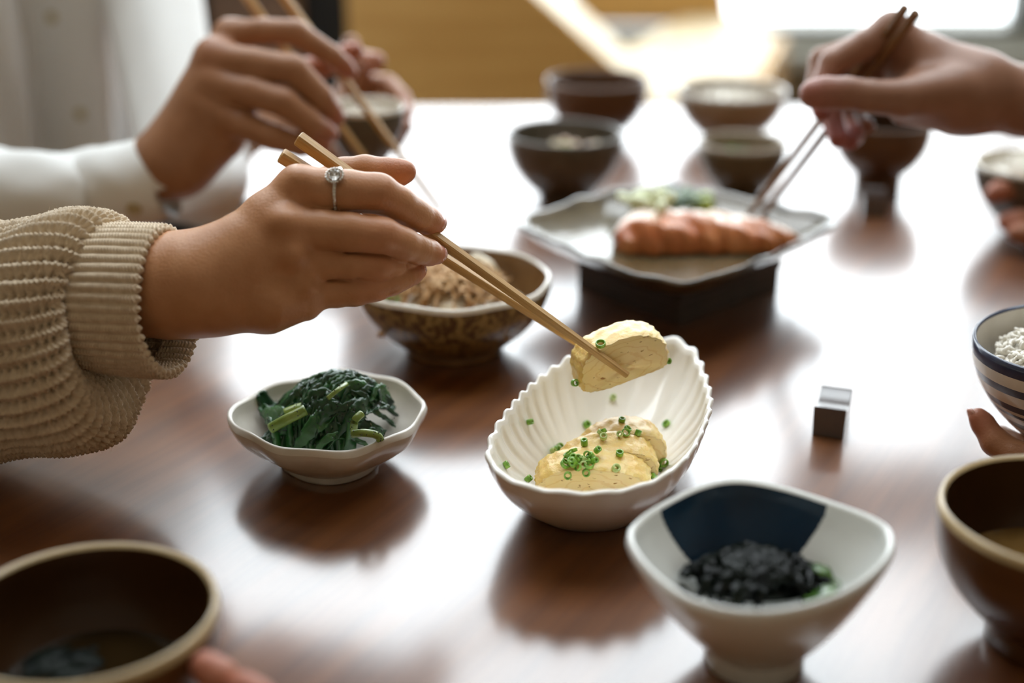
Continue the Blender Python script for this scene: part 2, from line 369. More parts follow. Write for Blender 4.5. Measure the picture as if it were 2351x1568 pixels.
def hand_mesh(name, parent, material, fingers, body, h=.001, kf=.0022, kb=.007, kbody=.012, bumps=(), reds=(), grooves=(), it=2, cuts=()):
    pts = np.array([p for ch in list(fingers)+list(body) for p, _ in ch]); rmax = max(r for ch in list(fingers)+list(body) for _, r in ch)
    lo, G = make_grid(pts, rmax+.006, h)
    def field(G):
        fd = None
        for ch in fingers:
            e = chain_sdf(G, ch); fd = e if fd is None else smin(fd, e, kf)
        bd = None
        for ch in body:
            e = chain_sdf(G, ch, .004); bd = e if bd is None else smin(bd, e, kbody)
        d = fd if bd is None else (bd if fd is None else smin(bd, fd, kb))
        for c, r, k in bumps: d = smin(d, np.linalg.norm(G-c, axis=-1)-r, k)
        for c, ax, w, amp, rad in grooves:
            q = G-c; ax = ax/np.linalg.norm(ax); t = q @ ax
            d = d + amp*np.exp(-(t/w)**2)*np.clip(1.3-np.linalg.norm(q, axis=-1)/rad, 0, 1)
        for a, b, w, amp in cuts:            # creases along a line
            d = d + amp*np.exp(-((np.linalg.norm(G-(a+np.clip(((G-a)@(b-a))/float((b-a)@(b-a)), 0, 1)[..., None]*(b-a)), axis=-1))/w)**2)
        return d
    Gc = G[2::4, 2::4, 2::4]; dc = field(Gc)
    up = dc.repeat(4, 0).repeat(4, 1).repeat(4, 2)
    sh = G.shape[:3]; full = np.full(sh, .05, np.float32)
    n0 = [min(sh[i], up.shape[i]) for i in range(3)]; full[:n0[0], :n0[1], :n0[2]] = up[:n0[0], :n0[1], :n0[2]]
    mask = np.abs(full) < h*8
    full[mask] = field(G[mask]); d = full
    v, f = surface_nets(d, lo, h)
    v = lap_smooth(v, f, it)
    o = mesh_obj(name, cam2world(v), f[:, ::-1], material, parent)
    t = np.zeros(len(v))
    for c, r, s in reds: t = np.maximum(t, s*np.exp(-(np.linalg.norm(v-c, axis=1)/r)**2))
    at = o.data.attributes.new('tint', 'FLOAT', 'POINT'); at.data.foreach_set('value', t.astype(np.float32))
    return o

# ================================================================== the room
def struct(name, v, f, m, smooth=False, parent=None):
    o = mesh_obj(name, v, f, m, parent, smooth=smooth)
    if parent is None: o['kind'] = 'structure'
    return o
RX, RY0 = 2.6, -1.9
struct('floor', *box((-RX-.1, RY0-.1, -.1), (RX+.1, WALLY+.25, 0)), M['floor'])
struct('ceiling', *join([box((-RX-.1, RY0-.1, RZ), (RX+.1, SKY0, RZ+.1)), box((-RX-.1, SKY1, RZ), (RX+.1, WALLY+.25, RZ+.1)),
                         box((-RX-.1, SKY0, RZ), (-SKX, SKY1, RZ+.1)), box((SKX, SKY0, RZ), (RX+.1, SKY1, RZ+.1))]), M['wall'])
struct('wall_left', *box((-RX-.1, RY0, 0), (-RX, WALLY, RZ)), M['wall'])
struct('wall_right', *box((RX, RY0, 0), (RX+.1, WALLY, RZ)), M['wall'])
struct('wall_front', *box((-RX-.1, RY0-.1, 0), (RX+.1, RY0, RZ)), M['wall'])
# window wall: apron under the sill, lintel above
struct('wall_back', *join([box((-RX-.1, WALLY, 0), (RX+.1, WALLY+.25, SILL)), box((-RX-.1, WALLY, WTOP), (RX+.1, WALLY+.25, RZ)),
                           box((-RX-.1, WALLY, SILL), (-2.46, WALLY+.25, WTOP)), box((2.46, WALLY, SILL), (RX+.1, WALLY+.25, WTOP))]), M['wall_grey'])
dW = 3.40*math.cos(PITCH)+ (CAM[2]-SILL)*math.sin(PITCH)
wx0, wx1 = (1735-CX)*dW/F, (2338-CX)*dW/F
pitchw = (wx1-wx0)+.055
spans = [(-2.46, wx1+.028), (wx1+.028, 2.46)]
for n, (a, b) in enumerate(spans):
    w = .028
    fr = struct('window_%d' % (n+1), *join([box((a, WALLY+.03, SILL), (a+w, WALLY+.10, WTOP)), box((b-w, WALLY+.03, SILL), (b, WALLY+.10, WTOP)),
                box((a+w, WALLY+.03, SILL), (b-w, WALLY+.10, SILL+w*.4)), box((a+w, WALLY+.03, WTOP-w), (b-w, WALLY+.10, WTOP))]), M['frame'])
    struct('pane', *box((a+w, WALLY+.062, SILL+w*.4), (b-w, WALLY+.066, WTOP-w)), M['glass'], parent=fr)
w = .03  # frame and pane of the unseen ceiling opening added for top light
fr = struct('window_3', *join([box((-SKX, SKY0, RZ+.02), (-SKX+w, SKY1, RZ+.08)), box((SKX-w, SKY0, RZ+.02), (SKX, SKY1, RZ+.08)), box((-SKX+w, SKY0, RZ+.02), (SKX-w, SKY0+w, RZ+.08)),
                box((-SKX+w, SKY1-w, RZ+.02), (SKX-w, SKY1, RZ+.08))]), M['frame'])
struct('pane', *box((-SKX+w, SKY0+w, RZ+.048), (SKX-w, SKY1-w, RZ+.052)), M['glass'], parent=fr)
bevel(struct('trim_1', *box((-2.5, WALLY-.09, SILL-.065), (2.5, WALLY+.03, SILL-.03)), M['wall_grey']), .006)

# unseen pendant bulbs over the near side, added for warm fill and glints
M['bulb'] = mat('warm_bulb', (1, .8, .5)); nb = M['bulb'].node_tree.nodes['Principled BSDF']
nb.inputs['Emission Color'].default_value = (1, .74, .46, 1); nb.inputs['Emission Strength'].default_value = 24
for lx, ly in ((-.55, -.25), (.15, -.45), (.85, -.25)):
    pn = empty('fill_lamp', (lx, ly, 2.25), 'unseen bare-bulb lamp added for warm fill above the camera side, %s of three' % {-.55: 'leftmost', .15: 'middle', .85: 'rightmost'}[lx], 'lamp', 'unseen fill lamps above the camera side')
    mesh_obj('bulb', *ball((lx, ly, 2.25), .04, 20, 12), M['bulb'], pn)
    mesh_obj('socket', *tube([(lx, ly, 2.285), (lx, ly, 2.35)], .018, 16), M['frame'], pn)
    mesh_obj('cord', *tube([(lx, ly, 2.345), (lx, ly, RZ)], .003, 8), M['frame'], pn)

# ================================================================== the table
TX0, TX1, TY0, TY1 = -.328, 1.05, .02, 1.665
tb = empty('dining_table', ((TX0+TX1)/2, (TY0+TY1)/2, 0), 'long polished red-brown wooden dining table carrying all the dishes', 'table')
tv, tf = box((TX0, TY0, TZ-.035), (TX1, TY1, TZ))
bevel(mesh_obj('tabletop', tv, tf, M['table'], tb, smooth=False), .008, 3)
mesh_obj('apron', *join([box((TX0+.07, TY0+.07, TZ-.115), (TX0+.095, TY1-.07, TZ-.035)), box((TX1-.095, TY0+.07, TZ-.115), (TX1-.07, TY1-.07, TZ-.035)),
                         box((TX0+.095, TY0+.07, TZ-.115), (TX1-.095, TY0+.095, TZ-.035)), box((TX0+.095, TY1-.095, TZ-.115), (TX1-.095, TY1-.07, TZ-.035))]), M['table'], tb, smooth=False)
for x in (TX0+.05, TX1-.11):
    for y in (TY0+.05, TY1-.11):
        bevel(mesh_obj('leg', *box((x, y, 0), (x+.06, y+.06, TZ-.035)), M['table'], tb, smooth=False), .005)

# ================================================================== plywood furniture behind the table
pc = empty('plywood_chair', (PD(1250, 200, 2.4)[0], 2.5, 0), 'blond plywood lounge chair with a slanted side panel behind the table', 'chair')
def atY(px, py, Y):
    r = FWD + (px-CX)/F*RGT - (py-CY)/F*UPV
    return CAM + r*(Y/r[1])
def board(name, quad, th, m):           # planar outline pushed back along y by th
    q = np.array(quad); n = len(q)
    V = np.vstack([q, q+np.array(th)])
    f = [tuple(range(n)), tuple(reversed(range(n, 2*n)))]+[(i, n+i, n+(i+1) % n, (i+1) % n) for i in range(n)]
    f = [tuple(reversed(x)) for x in f]
    return bevel(mesh_obj(name, V, f, m, pc, smooth=False), .003)
Y1 = 2.15
zt = TZ+.10
ptop = lambda px: np.array([atY(px, 0, Y1)[0], Y1, zt])
A, B = atY(1240, 0, Y1), atY(1475, 210, Y1)
sl = (B-A); tA = A-sl*((zt-A[2])/(-sl[2])); bB = A+sl*((A[2]-.30)/(-sl[2]))
board('side_panel', [(ptop(795)[0], Y1, .0), (bB[0], Y1, .0), tuple(bB), tuple(tA), (ptop(795)[0], Y1, zt)], (0, .022, 0), M['plywood'])
# broad slanted board, its upper face turned to the window
def slant(name, P, Q, w0, w1, t, m):
    P, Q = np.array(P), np.array(Q); y = np.array([0, 1.0, 0])
    nrm = np.cross(Q-P, y); nrm /= np.linalg.norm(nrm)
    if nrm[2] < 0: nrm = -nrm
    q = [P, Q, Q+y*w1, P+y*w0]
    V = np.array(q+[p-nrm*t for p in q])
    return bevel(mesh_obj(name, V, [(0,1,2,3),(7,6,5,4),(1,0,4,5),(2,1,5,6),(3,2,6,7),(0,3,7,4)], m, pc, smooth=False), .002)
slant('backrest', tA+np.array([0, .0225, .0]), bB+np.array([0, .0225, .0]), .42, .20, .018, M['ply_lit'])
zs = .585
seat = [PT(1425, 118, zs-TZ), PT(1500, 215, zs-TZ), PT(1700, 215, zs-TZ), PT(1782, 84, zs-TZ), PT(1690, 36, zs-TZ), PT(1560, 40, zs-TZ)]
board('seat', [tuple(p) for p in seat], (0, 0, -.02), M['ply_lit'])
yb = seat[4][1]+.02
board('back_board', [(seat[0][0]-.05, yb, zs-.02), (seat[4][0]-.01, yb, zs-.02), (seat[4][0]-.04, yb, zs+.13), (seat[0][0]-.12, yb, zs+.13)], (0, .02, 0), M['plywood'])
board('far_side_panel', [tuple(seat[3]+np.array([.004, 0, .0])), tuple(seat[2]+np.array([.004, 0, 0])), tuple(seat[2]*np.array([1, 1, 0])+np.array([.004, 0, 0])), tuple(seat[3]*np.array([1, 1, 0])+np.array([.004, 0, 0]))], (.02, 0, 0), M['plywood'])
# black chair with a brown wooden back, behind the white shirt
ch = empty('dark_chair', (atY(600, 100, 2.35)[0], 2.45, 0), 'black upholstered chair with a brown wooden back slat behind the white shirt', 'chair')
def chbox(name, px0, px1, y0, y1, z0, z1, m, bv=.01):
    x0, x1 = atY(px0, 60, y0)[0], atY(px1, 60, y0)[0]
    return bevel(mesh_obj(name, *box((x0, y0, z0), (x1, y1, z1)), m, ch, smooth=False), bv)
chbox('backrest', 360, 815, 2.42, 2.48, .42, .84, M['black_cloth'], .02)
chbox('back_slat', 478, 690, 2.385, 2.415, .45, .88, M['brown_wood_dark'])
chbox('seat', 360, 740, 2.02, 2.42, .38, .45, M['black_cloth'], .02)
for a, b in ((365, 395), (705, 735)):
    chbox('leg', a, b, 2.05, 2.09, 0, .38, M['brown_wood_dark'], .004); chbox('leg', a, b, 2.43, 2.47, 0, .42, M['brown_wood_dark'], .004)

# ================================================================== bowls and dishes
NSEG = 112
def circle(n=NSEG): a = np.linspace(0, 2*PI, n, endpoint=False); return np.stack([np.cos(a), np.sin(a)], 1)
def vessel(name, label, cat, c, outl, prof, parts, group=None, dz=None, mod=None, tilt=None):
    """outl: (n,2) rim outline about the centre; prof: (scale, z) rings; parts: (name, first ring, last ring, material)"""
    outl = np.asarray(outl); n = len(outl)
    root = empty(name, (c[0], c[1], c[2]), label, cat, group)
    rings = []
    for i, (s, z) in enumerate(prof):
        xy = outl*s; zz = np.full(n, float(z))
        if dz is not None: zz = zz + dz*(max(z, 0)/max(q[1] for q in prof))**2
        r = np.column_stack([xy, zz])
        if mod is not None: r = mod(i, s, z, r)
        if tilt is not None: r = r @ np.array(tilt).T
        rings.append(r+np.array(c))
    for nm, a, b, m in parts:
        v, f = loft(rings[a:b+1], False, False)
        if prof[b][0] < .02 or a == 0 and prof[a][0] < .02: pass
        mesh_obj(nm, v, f, m, root)
    return root, rings
def bowl_profile(H, foot, fh, th, belly=2.2, bot=None, n=12, inb=.012):
    """outer wall from a foot ring to a rounded lip, then the inside; scales relative to the rim radius"""
    bot = bot or foot*1.05
    p = [(.001, fh*.5), (foot*.82, fh*.5), (foot*.84, 0.0), (foot*.97, 0.0), (foot, .0008), (foot*1.0, fh)]
    k = len(p)-1
    for i in range(n+1):
        t = i/n; s = bot+(1-bot)*math.sin(t*PI/2)**(1/1.0) if belly else 0
        s = bot+(1-bot)*(1-(1-t)**belly)
        p.append((s, fh+(H-fh)*t))
    kr = len(p)-1
    p += [(1-th*.15, H+th*.045), (1-th*.5, H+th*.06), (1-th*.85, H+th*.03)]
    kr2 = len(p)-1
    for i in range(1, n+1):
        t = 1-i/n; s = (bot+(1-bot)*(1-(1-t)**belly))-th
        p.append((max(s, .02) if i < n else max(bot-th, .05), max(fh+(H-fh)*t, inb)))
    p.append((.001, inb*.98))
    return p, k, kr, kr2
def rbowl(name, label, cx, cy, h, wpx, m_out, m_in, m_rim, foot=.5, fh=.006, th=.07, belly=2.2, base_z=0.0, mod=None, group=None, inb=None, tilt=None, m_foot=None):
    p = PT(cx, cy, h+base_z); R = wpx/2*depth_of(p)/F
    prof, k, kr, kr2 = bowl_profile(h, foot, fh, th, belly, inb=inb or fh+.004)
    root, rings = vessel(name, label, 'bowl', (p[0], p[1], TZ+base_z), circle()*R, prof,
           [('foot_ring', 0, k, m_foot or m_out), ('body', k, kr, m_out), ('rim', kr, kr2, m_rim), ('inner_wall', kr2, len(prof)-1, m_in)], group, mod=mod, tilt=tilt)
    return root, rings, np.array([p[0], p[1], TZ+base_z]), R
def disc(c, R, z, n=48, wob=0.0, rings=6):
    rr = []
    a = np.linspace(0, 2*PI, n, endpoint=False)
    for k in range(rings+1):
        s = max(R*(1-k/rings), .0005)
        rr.append(np.column_stack([c[0]+s*np.cos(a), c[1]+s*np.sin(a), np.full(n, z)+wob*np.sin(3*a+k)*rng.random()]))
    return loft(rr, False, True)

# ---- ribbons: leaves, seaweed, flakes
def ribbon(pts, w, t=.0005, curl=0.0, nw=5, ruffle=0.0, up=None, ph=0.0, taper=True):
    pts = np.asarray(pts, float); n = len(pts); up = np.array([0, 0, 1.0]) if up is None else up
    top, botm = [], []
    for i, p in enumerate(pts):
        tg = pts[min(i+1, n-1)]-pts[max(i-1, 0)]; tg /= np.linalg.norm(tg)+1e-9
        s = np.cross(tg, up); s /= np.linalg.norm(s)+1e-9; nn = np.cross(s, tg)
        f = i/(n-1); ww = w*(math.sin(PI*min(max(f*.86+.1, 0), 1))**.6 if taper else 1)
        row = []
        for j in range(nw):
            q = (j/(nw-1)-.5)*2
            row.append(p+s*q*ww/2*math.cos(curl*q*.7)+nn*(-curl*ww*.3*q*q+ruffle*math.sin(q*5+f*9+ph)*ww*.18))
        top.append(np.array(row)); botm.append(np.array(row)-nn*t)
    rings = [np.vstack([a, b[::-1]]) for a, b in zip(top, botm)]
    return loft(rings, True, True)

# ---------------- speckled bowl with bonito
def wav(amp, k, ph=0.0, zamp=0.0):
    a = np.linspace(0, 2*PI, NSEG, endpoint=False)
    def mod(i, s, z, r):
        g = 1+amp*np.sin(k*a+ph)*min(s, 1)**3
        r[:, :2] *= g[:, None]; r[:, 2] += zamp*np.cos(k*a+ph+.6)*min(s, 1)**4*(z > .02)
        return r
    return mod
sp, sp_r, sp_c, sp_R = rbowl('stoneware_bowl', 'speckled brown bowl with a pale rim holding bonito flakes', 1040, 643, .050, 452, M['speckle_out'], M['speckle_in'], M['rim_pale'],
                             foot=.50, fh=.006, th=.060, belly=2.0, mod=wav(.006, 7, .4, .0006), m_foot=M['speckle_in'])
# ---------------- spinach bowl
def outline_from_px(px, h, n=NSEG, c=None):
    P = np.array([PT(x, y, h)[:2] for x, y in px]); Q = resample_closed(catmull(P, 10, True), n)
    if np.sum(Q[:, 0]*np.roll(Q[:, 1], -1)-np.roll(Q[:, 0], -1)*Q[:, 1]) < 0: Q = Q[::-1]
    c = (Q.max(0)+Q.min(0))/2 if c is None else np.asarray(c)
    return Q-c, c
so, sc = outline_from_px([(524,958),(556,926),(618,897),(700,874),(775,860),(848,864),(915,884),(958,908),(978,945),(956,985),(898,1021),(818,1046),(728,1053),(640,1040),(572,1012),(532,984)], .031)
prof, k, kr, kr2 = bowl_profile(.031, .50, .005, .065, 1.7, inb=.008)
angS = np.arctan2(so[:, 1], so[:, 0])
def spmod(i, s, z, r):
    r[:, :2] *= (1+.010*np.sin(8*angS+.5)*min(max((s-.6)/.4, 0), 1))[:, None]; r[:, 2] += .0009*np.sin(8*angS+1.6)*(z > .02)
    g = 1+.022*np.sin(9*angS)*(s > .55)*(i <= kr)*(1-abs(z-.018)/.02 if abs(z-.018) < .02 else 0)
    r[:, :2] *= g[:, None]; return r
spb, spb_r = vessel('side_dish_bowl', 'wavy-rimmed off-white bowl of dark green spinach', 'bowl', (sc[0], sc[1], TZ), so, prof,
     [('foot_ring', 0, k, M['white_cer2']), ('body', k, kr, M['white_cer2']), ('rim', kr, kr2, M['white_cer2']), ('inner_wall', kr2, len(prof)-1, M['white_cer2'])], mod=spmod)
# ---------------- fluted omelette dish
do_, dc = outline_from_px([(1119,1052),(1128,1010),(1152,968),(1205,905),(1270,852),(1350,806),(1440,786),(1545,786),(1592,812),(1618,868),(1632,930),(1618,985),(1585,1048),(1530,1098),(1462,1128),(1370,1142),(1270,1138),(1190,1120),(1140,1090)], .042, n=520)
nd = len(do_); fl = np.linspace(0, 2*PI, nd, endpoint=False)
NFL = 30
dth = np.unwrap(np.arctan2(do_[:, 1], do_[:, 0])); fl = .45*fl+.55*(dth-dth[0])
per = np.cos(NFL*fl)
DH = .042
prof = [(.001, .002), (.55, .002), (.56, 0), (.60, 0), (.625, .002)]
for i in range(1, 11):
    t = i/10; prof.append((.625+.375*(1-(1-t)**1.6), .002+(DH-.002)*t))
kro = len(prof)-1
prof += [(1.012, DH+.0008), (1.012, DH+.0022), (.995, DH+.0030), (.972, DH+.0022), (.955, DH-.0008)]
kri = len(prof)-1
for i in range(1, 13):
    t = 1-i/12; prof.append(((.56+.395*(1-(1-t)**1.7)), .0065+(DH-.0073)*t))
prof += [(.50, .0050), (.30, .0046), (.001, .0045)]
nrm = np.linalg.norm(do_, axis=1)
def dmod(i, s, z, r):
    inside = i > kri-1; lip = kro <= i <= kri
    if lip:
        r[:, 2] += .0010*per; r[:, :2] *= (1+.010*per)[:, None]
    elif inside and z > .008:
        w = min((z-.010)/.014, 1) if z > .010 else 0
        r[:, :2] *= (1+.014*w*per+.004*w*np.cos(2*NFL*fl))[:, None]
    elif z > .012:
        r[:, :2] *= (1+.004*per*min((z-.012)/.02, 1))[:, None]
    return r
dish, dish_r = vessel('fluted_dish', 'oval cream dish with fluted inside and scalloped rim, holding omelette slices', 'dish', (dc[0], dc[1], TZ), do_, prof,
     [('body', 0, kro, M['white_cer']), ('rim', kro, kri, M['white_cer']), ('inner_wall', kri, len(prof)-1, M['white_cer'])], mod=dmod)
# ---------------- blue and white squarish bowl
bo, bc = outline_from_px([(1437,1248),(1462,1205),(1530,1160),(1612,1124),(1695,1112),(1800,1130),(1920,1168),(2022,1208),(2054,1248),(2040,1300),(1975,1360),(1880,1402),(1770,1424),(1660,1418),(1560,1385),(1480,1320)], .056, c=PT(1748, 1262, .056)[:2])
prof, k, kr, kr2 = bowl_profile(.056, .40, .010, .070, 1.35, bot=.42, inb=.014)
angB = np.arctan2(bo[:, 1], bo[:, 0])
def bmod(i, s, z, r):
    # the foot is round, the rim squarish
    w = min(max((s-.42)/.5, 0), 1); rad = np.linalg.norm(bo, axis=1).mean()
    circ = np.stack([np.cos(angB), np.sin(angB)], 1)*rad*s
    r[:, :2] = r[:, :2]*w+circ*(1-w)
    return r
bb, bb_r = vessel('square_bowl', 'white squarish bowl with a navy painted wedge inside, holding black seaweed', 'bowl', (bc[0], bc[1], TZ), bo, prof,
     [('foot_ring', 0, k, M['blue_white']), ('body', k, kr, M['blue_white']), ('rim', kr, kr2, M['blue_white'])], mod=bmod)
fine = [bb_r[kr2]]
for r0, r1 in zip(bb_r[kr2:-1], bb_r[kr2+1:]): fine += [r0+(r1-r0)*t for t in (.25, .5, .75, 1)]
fine = [np.vstack([np.array([p+(q-p)*t for t in (0, .25, .5, .75)]) for p, q in zip(r, np.roll(r, -1, 0))]) for r in fine]
v, f = loft(fine); V3 = np.array(v)
apx = PT(1706, 1352, .022)[:2]; cen = V3[[list(q) for q in f]].mean(1)-np.array([apx[0], apx[1], 0])
a0 = math.atan2(*(PT(1520, 1182, .056)[:2]-apx)[::-1]); a1 = math.atan2(*(PT(1912, 1168, .056)[:2]-apx)[::-1])
fa = np.arctan2(cen[:, 1], cen[:, 0])
fm = ((fa < a0) & (fa > a1)).astype(int)
mesh_obj('inner_wall', v, f, None, bb, mats=[M['blue_white'], M['navy']], fm=fm)

# ---------------- lacquer soup bowls in the foreground
lb1, lb1_r, lb1_c, lb1_R = rbowl('soup_bowl', 'brown lacquer soup bowl with seaweed, nearest to the camera beside the fingers', 195, 1416, .056, 612, M['lacq'], M['lacq_in'], M['lacq_rim'], foot=.52, fh=.010, th=.075, belly=2.6)
mesh_obj('soup', *disc(lb1_c, lb1_R*.80, TZ+.024), M['soup_dark']); tag(bpy.data.objects['soup'], 'dark clear soup in the lacquer bowl beside the fingers', 'soup')
lb2, lb2_r, lb2_c, lb2_R = rbowl('soup_bowl', 'brown lacquer soup bowl with a rim coloured as if lit, below the striped rice bowl', 2450, 1188, .064, 578, M['lacq'], M['lacq_in'], M['lacq_rim'], foot=.50, fh=.012, th=.072, belly=2.4)
o = mesh_obj('soup', *disc(lb2_c, lb2_R*.83, TZ+.034), M['soup']); tag(o, 'amber miso soup in the lacquer bowl below the striped bowl', 'soup')
# ---------------- far bowls
db, db_r, db_c, db_R = rbowl('tea_bowl', 'dark grey stoneware bowl with a grey rim behind the fish plate', 1298, 312, .060, 270, M['grey_cer'], M['grey_cer'], M['grey_cer'], foot=.46, fh=.008, th=.07, belly=2.3)
wb, wb_r, wb_c, wb_R = rbowl('wooden_bowl', 'rust-brown wooden bowl behind the dark grey bowl', 1371, 188, .060, 236, M['rust_wood'], M['rust_wood'], M['rust_wood'], foot=.5, fh=.008, th=.07, belly=2.6)
gb, gb_r, gb_c, gb_R = rbowl('small_bowl', 'small olive green bowl of wakame behind the fish plate', 1704, 334, .046, 204, M['green_cer'], M['beige_cer'], M['beige_cer'], foot=.5, fh=.006, th=.08, belly=2.2)
eb, eb_r, eb_c, eb_R = rbowl('rice_bowl', 'sand-coloured bowl of rice at the far table edge', 1680, 210, .052, 250, M['beige_cer'], M['beige_cer'], M['rim_pale'], foot=.5, fh=.006, th=.07, belly=2.2)
fb, fb_r, fb_c, fb_R = rbowl('footed_bowl', 'brown wooden soup bowl on a tall foot beneath the hand with dark chopsticks', 2028, 284, .065, 222, M['rust_wood'], M['lacq_in'], M['rust_wood'], foot=.48, fh=.018, th=.06, belly=2.6)
rb, rb_r, rb_c, rb_R = rbowl('rice_bowl', 'dark small rice bowl gripped by fingers at the right table side', 2372, 382, .055, 262, M['grey_cer'], M['rim_pale'], M['rim_pale'], foot=.42, fh=.006, th=.06, belly=2.0, base_z=.004)
# rice bowl in the white-shirted person's hand, held above the table
c2 = PD(838, 250, 1.14); R2 = 92*1.14/F
prof, k, kr, kr2 = bowl_profile(.050, .42, .006, .06, 2.0, inb=.012)
hb, hb_r = vessel('rice_bowl', 'small pale rice bowl lifted in a hand behind the bamboo chopsticks', 'bowl', (c2[0], c2[1], c2[2]-.050), circle()*R2, prof,
     [('foot_ring', 0, k, M['grey_cer']), ('body', k, kr, M['grey_cer']), ('rim', kr, kr2, M['rim_pale']), ('inner_wall', kr2, len(prof)-1, M['rim_pale'])])
# striped rice bowl, held and tilted
th_ = math.radians(4); tl = Matrix.Rotation(-th_, 3, 'Y')
c3 = PD(2474, 786, .785); R3 = 232*.785/F; H3 = .062
prof, k, kr, kr2 = bowl_profile(H3, .42, .006, .055, 2.1, n=24, inb=.012)
bt = c3-np.array(tl @ Vector((0, 0, H3)))
cuts = [kr-2, kr-6, kr-7, kr-11, kr-13, kr-15, kr-16, kr-18, kr-20]
st, st_r = vessel('rice_bowl', 'cream rice bowl with navy brushed stripes held at the right', 'bowl', bt, circle()*R3, prof,
     [('foot_ring', 0, k, M['white_cer2']), ('inner_wall', kr2, len(prof)-1, M['white_cer2']), ('rim', kr-2, kr2, M['navy_line'])], tilt=tl)
seq = [(k, kr-21, 0), (kr-21, kr-20, 1), (kr-20, kr-18, 0), (kr-18, kr-16, 1), (kr-16, kr-14, 0), (kr-14, kr-13, 1), (kr-13, kr-12, 0), (kr-12, kr-10, 1), (kr-10, kr-7, 0), (kr-7, kr-5, 1), (kr-5, kr-2, 0)]
for a, b, s in seq: mesh_obj('stripe' if s else 'body_band', *loft(st_r[a:b+1]), M['navy_line' if s else 'white_cer2'], st)

# ---------------- square plate on its dark stand
SH = .026
po_, pc_ = outline_from_px([(1186,518),(1290,474),(1400,444),(1530,428),(1660,448),(1790,474),(1924,510),(1850,556),(1740,606),(1640,642),(1560,655),(1450,634),(1330,588),(1250,552)], SH+.024)
np_ = len(po_)
wv_ = np.sin(np.linspace(0, 2*PI, np_, endpoint=False)*15)+.6*np.sin(np.linspace(0, 2*PI, np_, endpoint=False)*23+1)
prof = [(.001, 0), (.58, 0), (.62, .001), (.75, .006), (.88, .014), (.96, .021), (1.0, .0245), (1.0, .0262), (.985, .0272), (.965, .0262), (.93, .0215), (.86, .0155), (.74, .0085), (.60, .005), (.3, .0042), (.001, .004)]
def pmod(i, s, z, r):
    if s > .8: r[:, :2] *= (1+.007*wv_*(s-.8)/.2)[:, None]; r[:, 2] += .0010*wv_*(s-.8)/.2
    return r
corner = np.abs(np.cos(2*np.arctan2(po_[:, 1], po_[:, 0])))
plate, plate_r = vessel('square_plate', 'dark glazed square plate with wavy rim carrying grilled salmon', 'plate', (pc_[0], pc_[1], TZ+SH), po_, prof,
     [('body', 0, 6, M['plate_glaze']), ('rim', 6, 10, M['plate_glaze']), ('inner_wall', 10, 15, M['plate_in'])], mod=pmod)
q = [PT(1322, 585, SH), PT(1558, 672, SH), PT(1798, 588, SH)]
fo = q[0]+q[2]-q[1]
sq = np.array([q[0], q[1], q[2], fo])[:, :2]; cs = sq.mean(0)
stn = empty('serving_board', (cs[0], cs[1], TZ), 'dark square wooden board under the fish plate', 'board')
v = [(x, y, TZ+SH-.010) for x, y in sq]+[(x, y, TZ+SH-.0005) for x, y in sq]
bevel(mesh_obj('top', v, [(3,2,1,0),(4,5,6,7),(0,1,5,4),(1,2,6,5),(2,3,7,6),(3,0,4,7)], M['stand'], stn, smooth=False), .002)
for i0, i1 in ((0, 1), (1, 2), (2, 3), (3, 0)):
    a, b = cs+(sq[i0]-cs)*.97, cs+(sq[i1]-cs)*.97; c_, d_ = cs+(sq[i1]-cs)*.90, cs+(sq[i0]-cs)*.90
    v = [(*p, TZ) for p in (a, b, c_, d_)]+[(*p, TZ+SH-.0102) for p in (a, b, c_, d_)]
    mesh_obj('foot_rail', v, [(3,2,1,0),(4,5,6,7),(0,1,5,4),(1,2,6,5),(2,3,7,6),(3,0,4,7)], M['stand'], stn, smooth=False)

# ---------------- chopstick rests
def chop_rest(cx, cy, w, l, h, yaw, label, m):
    p = PT(cx, cy, 0); n = 44; V = []
    for s in (-1, 1):
        prof = [(-l/2*1.0, 0), (l/2, 0)]+[(l/2-l*i/n, h-h*.26*math.sin(PI*i/n)**.8) for i in range(n+1)]
        V.append(np.array([(s*w/2*(.96+.04*z/h), y, z) for y, z in prof]))
    Rm = np.array(Matrix.Rotation(yaw, 3, 'Z')); V = [a @ Rm.T + np.array([p[0], p[1], TZ]) for a in V]
    v, f = loft(V, True, True)
    o = mesh_obj('chopstick_rest', v, [tuple(reversed(q)) for q in f], m, smooth=False, origin=(p[0], p[1], TZ)); bevel(o, .0006)
    return tag(o, label, 'chopstick rest')
chop_rest(1908, 978, .0190, .033, .0190, math.radians(-19), 'dark wooden chopstick rest with a scooped top, alone beside the omelette dish', M['rest'])
chop_rest(2004, 486, .022, .034, .018, math.radians(-10), 'dark chopstick rest in front of the tall-footed wooden bowl', M['rest'])

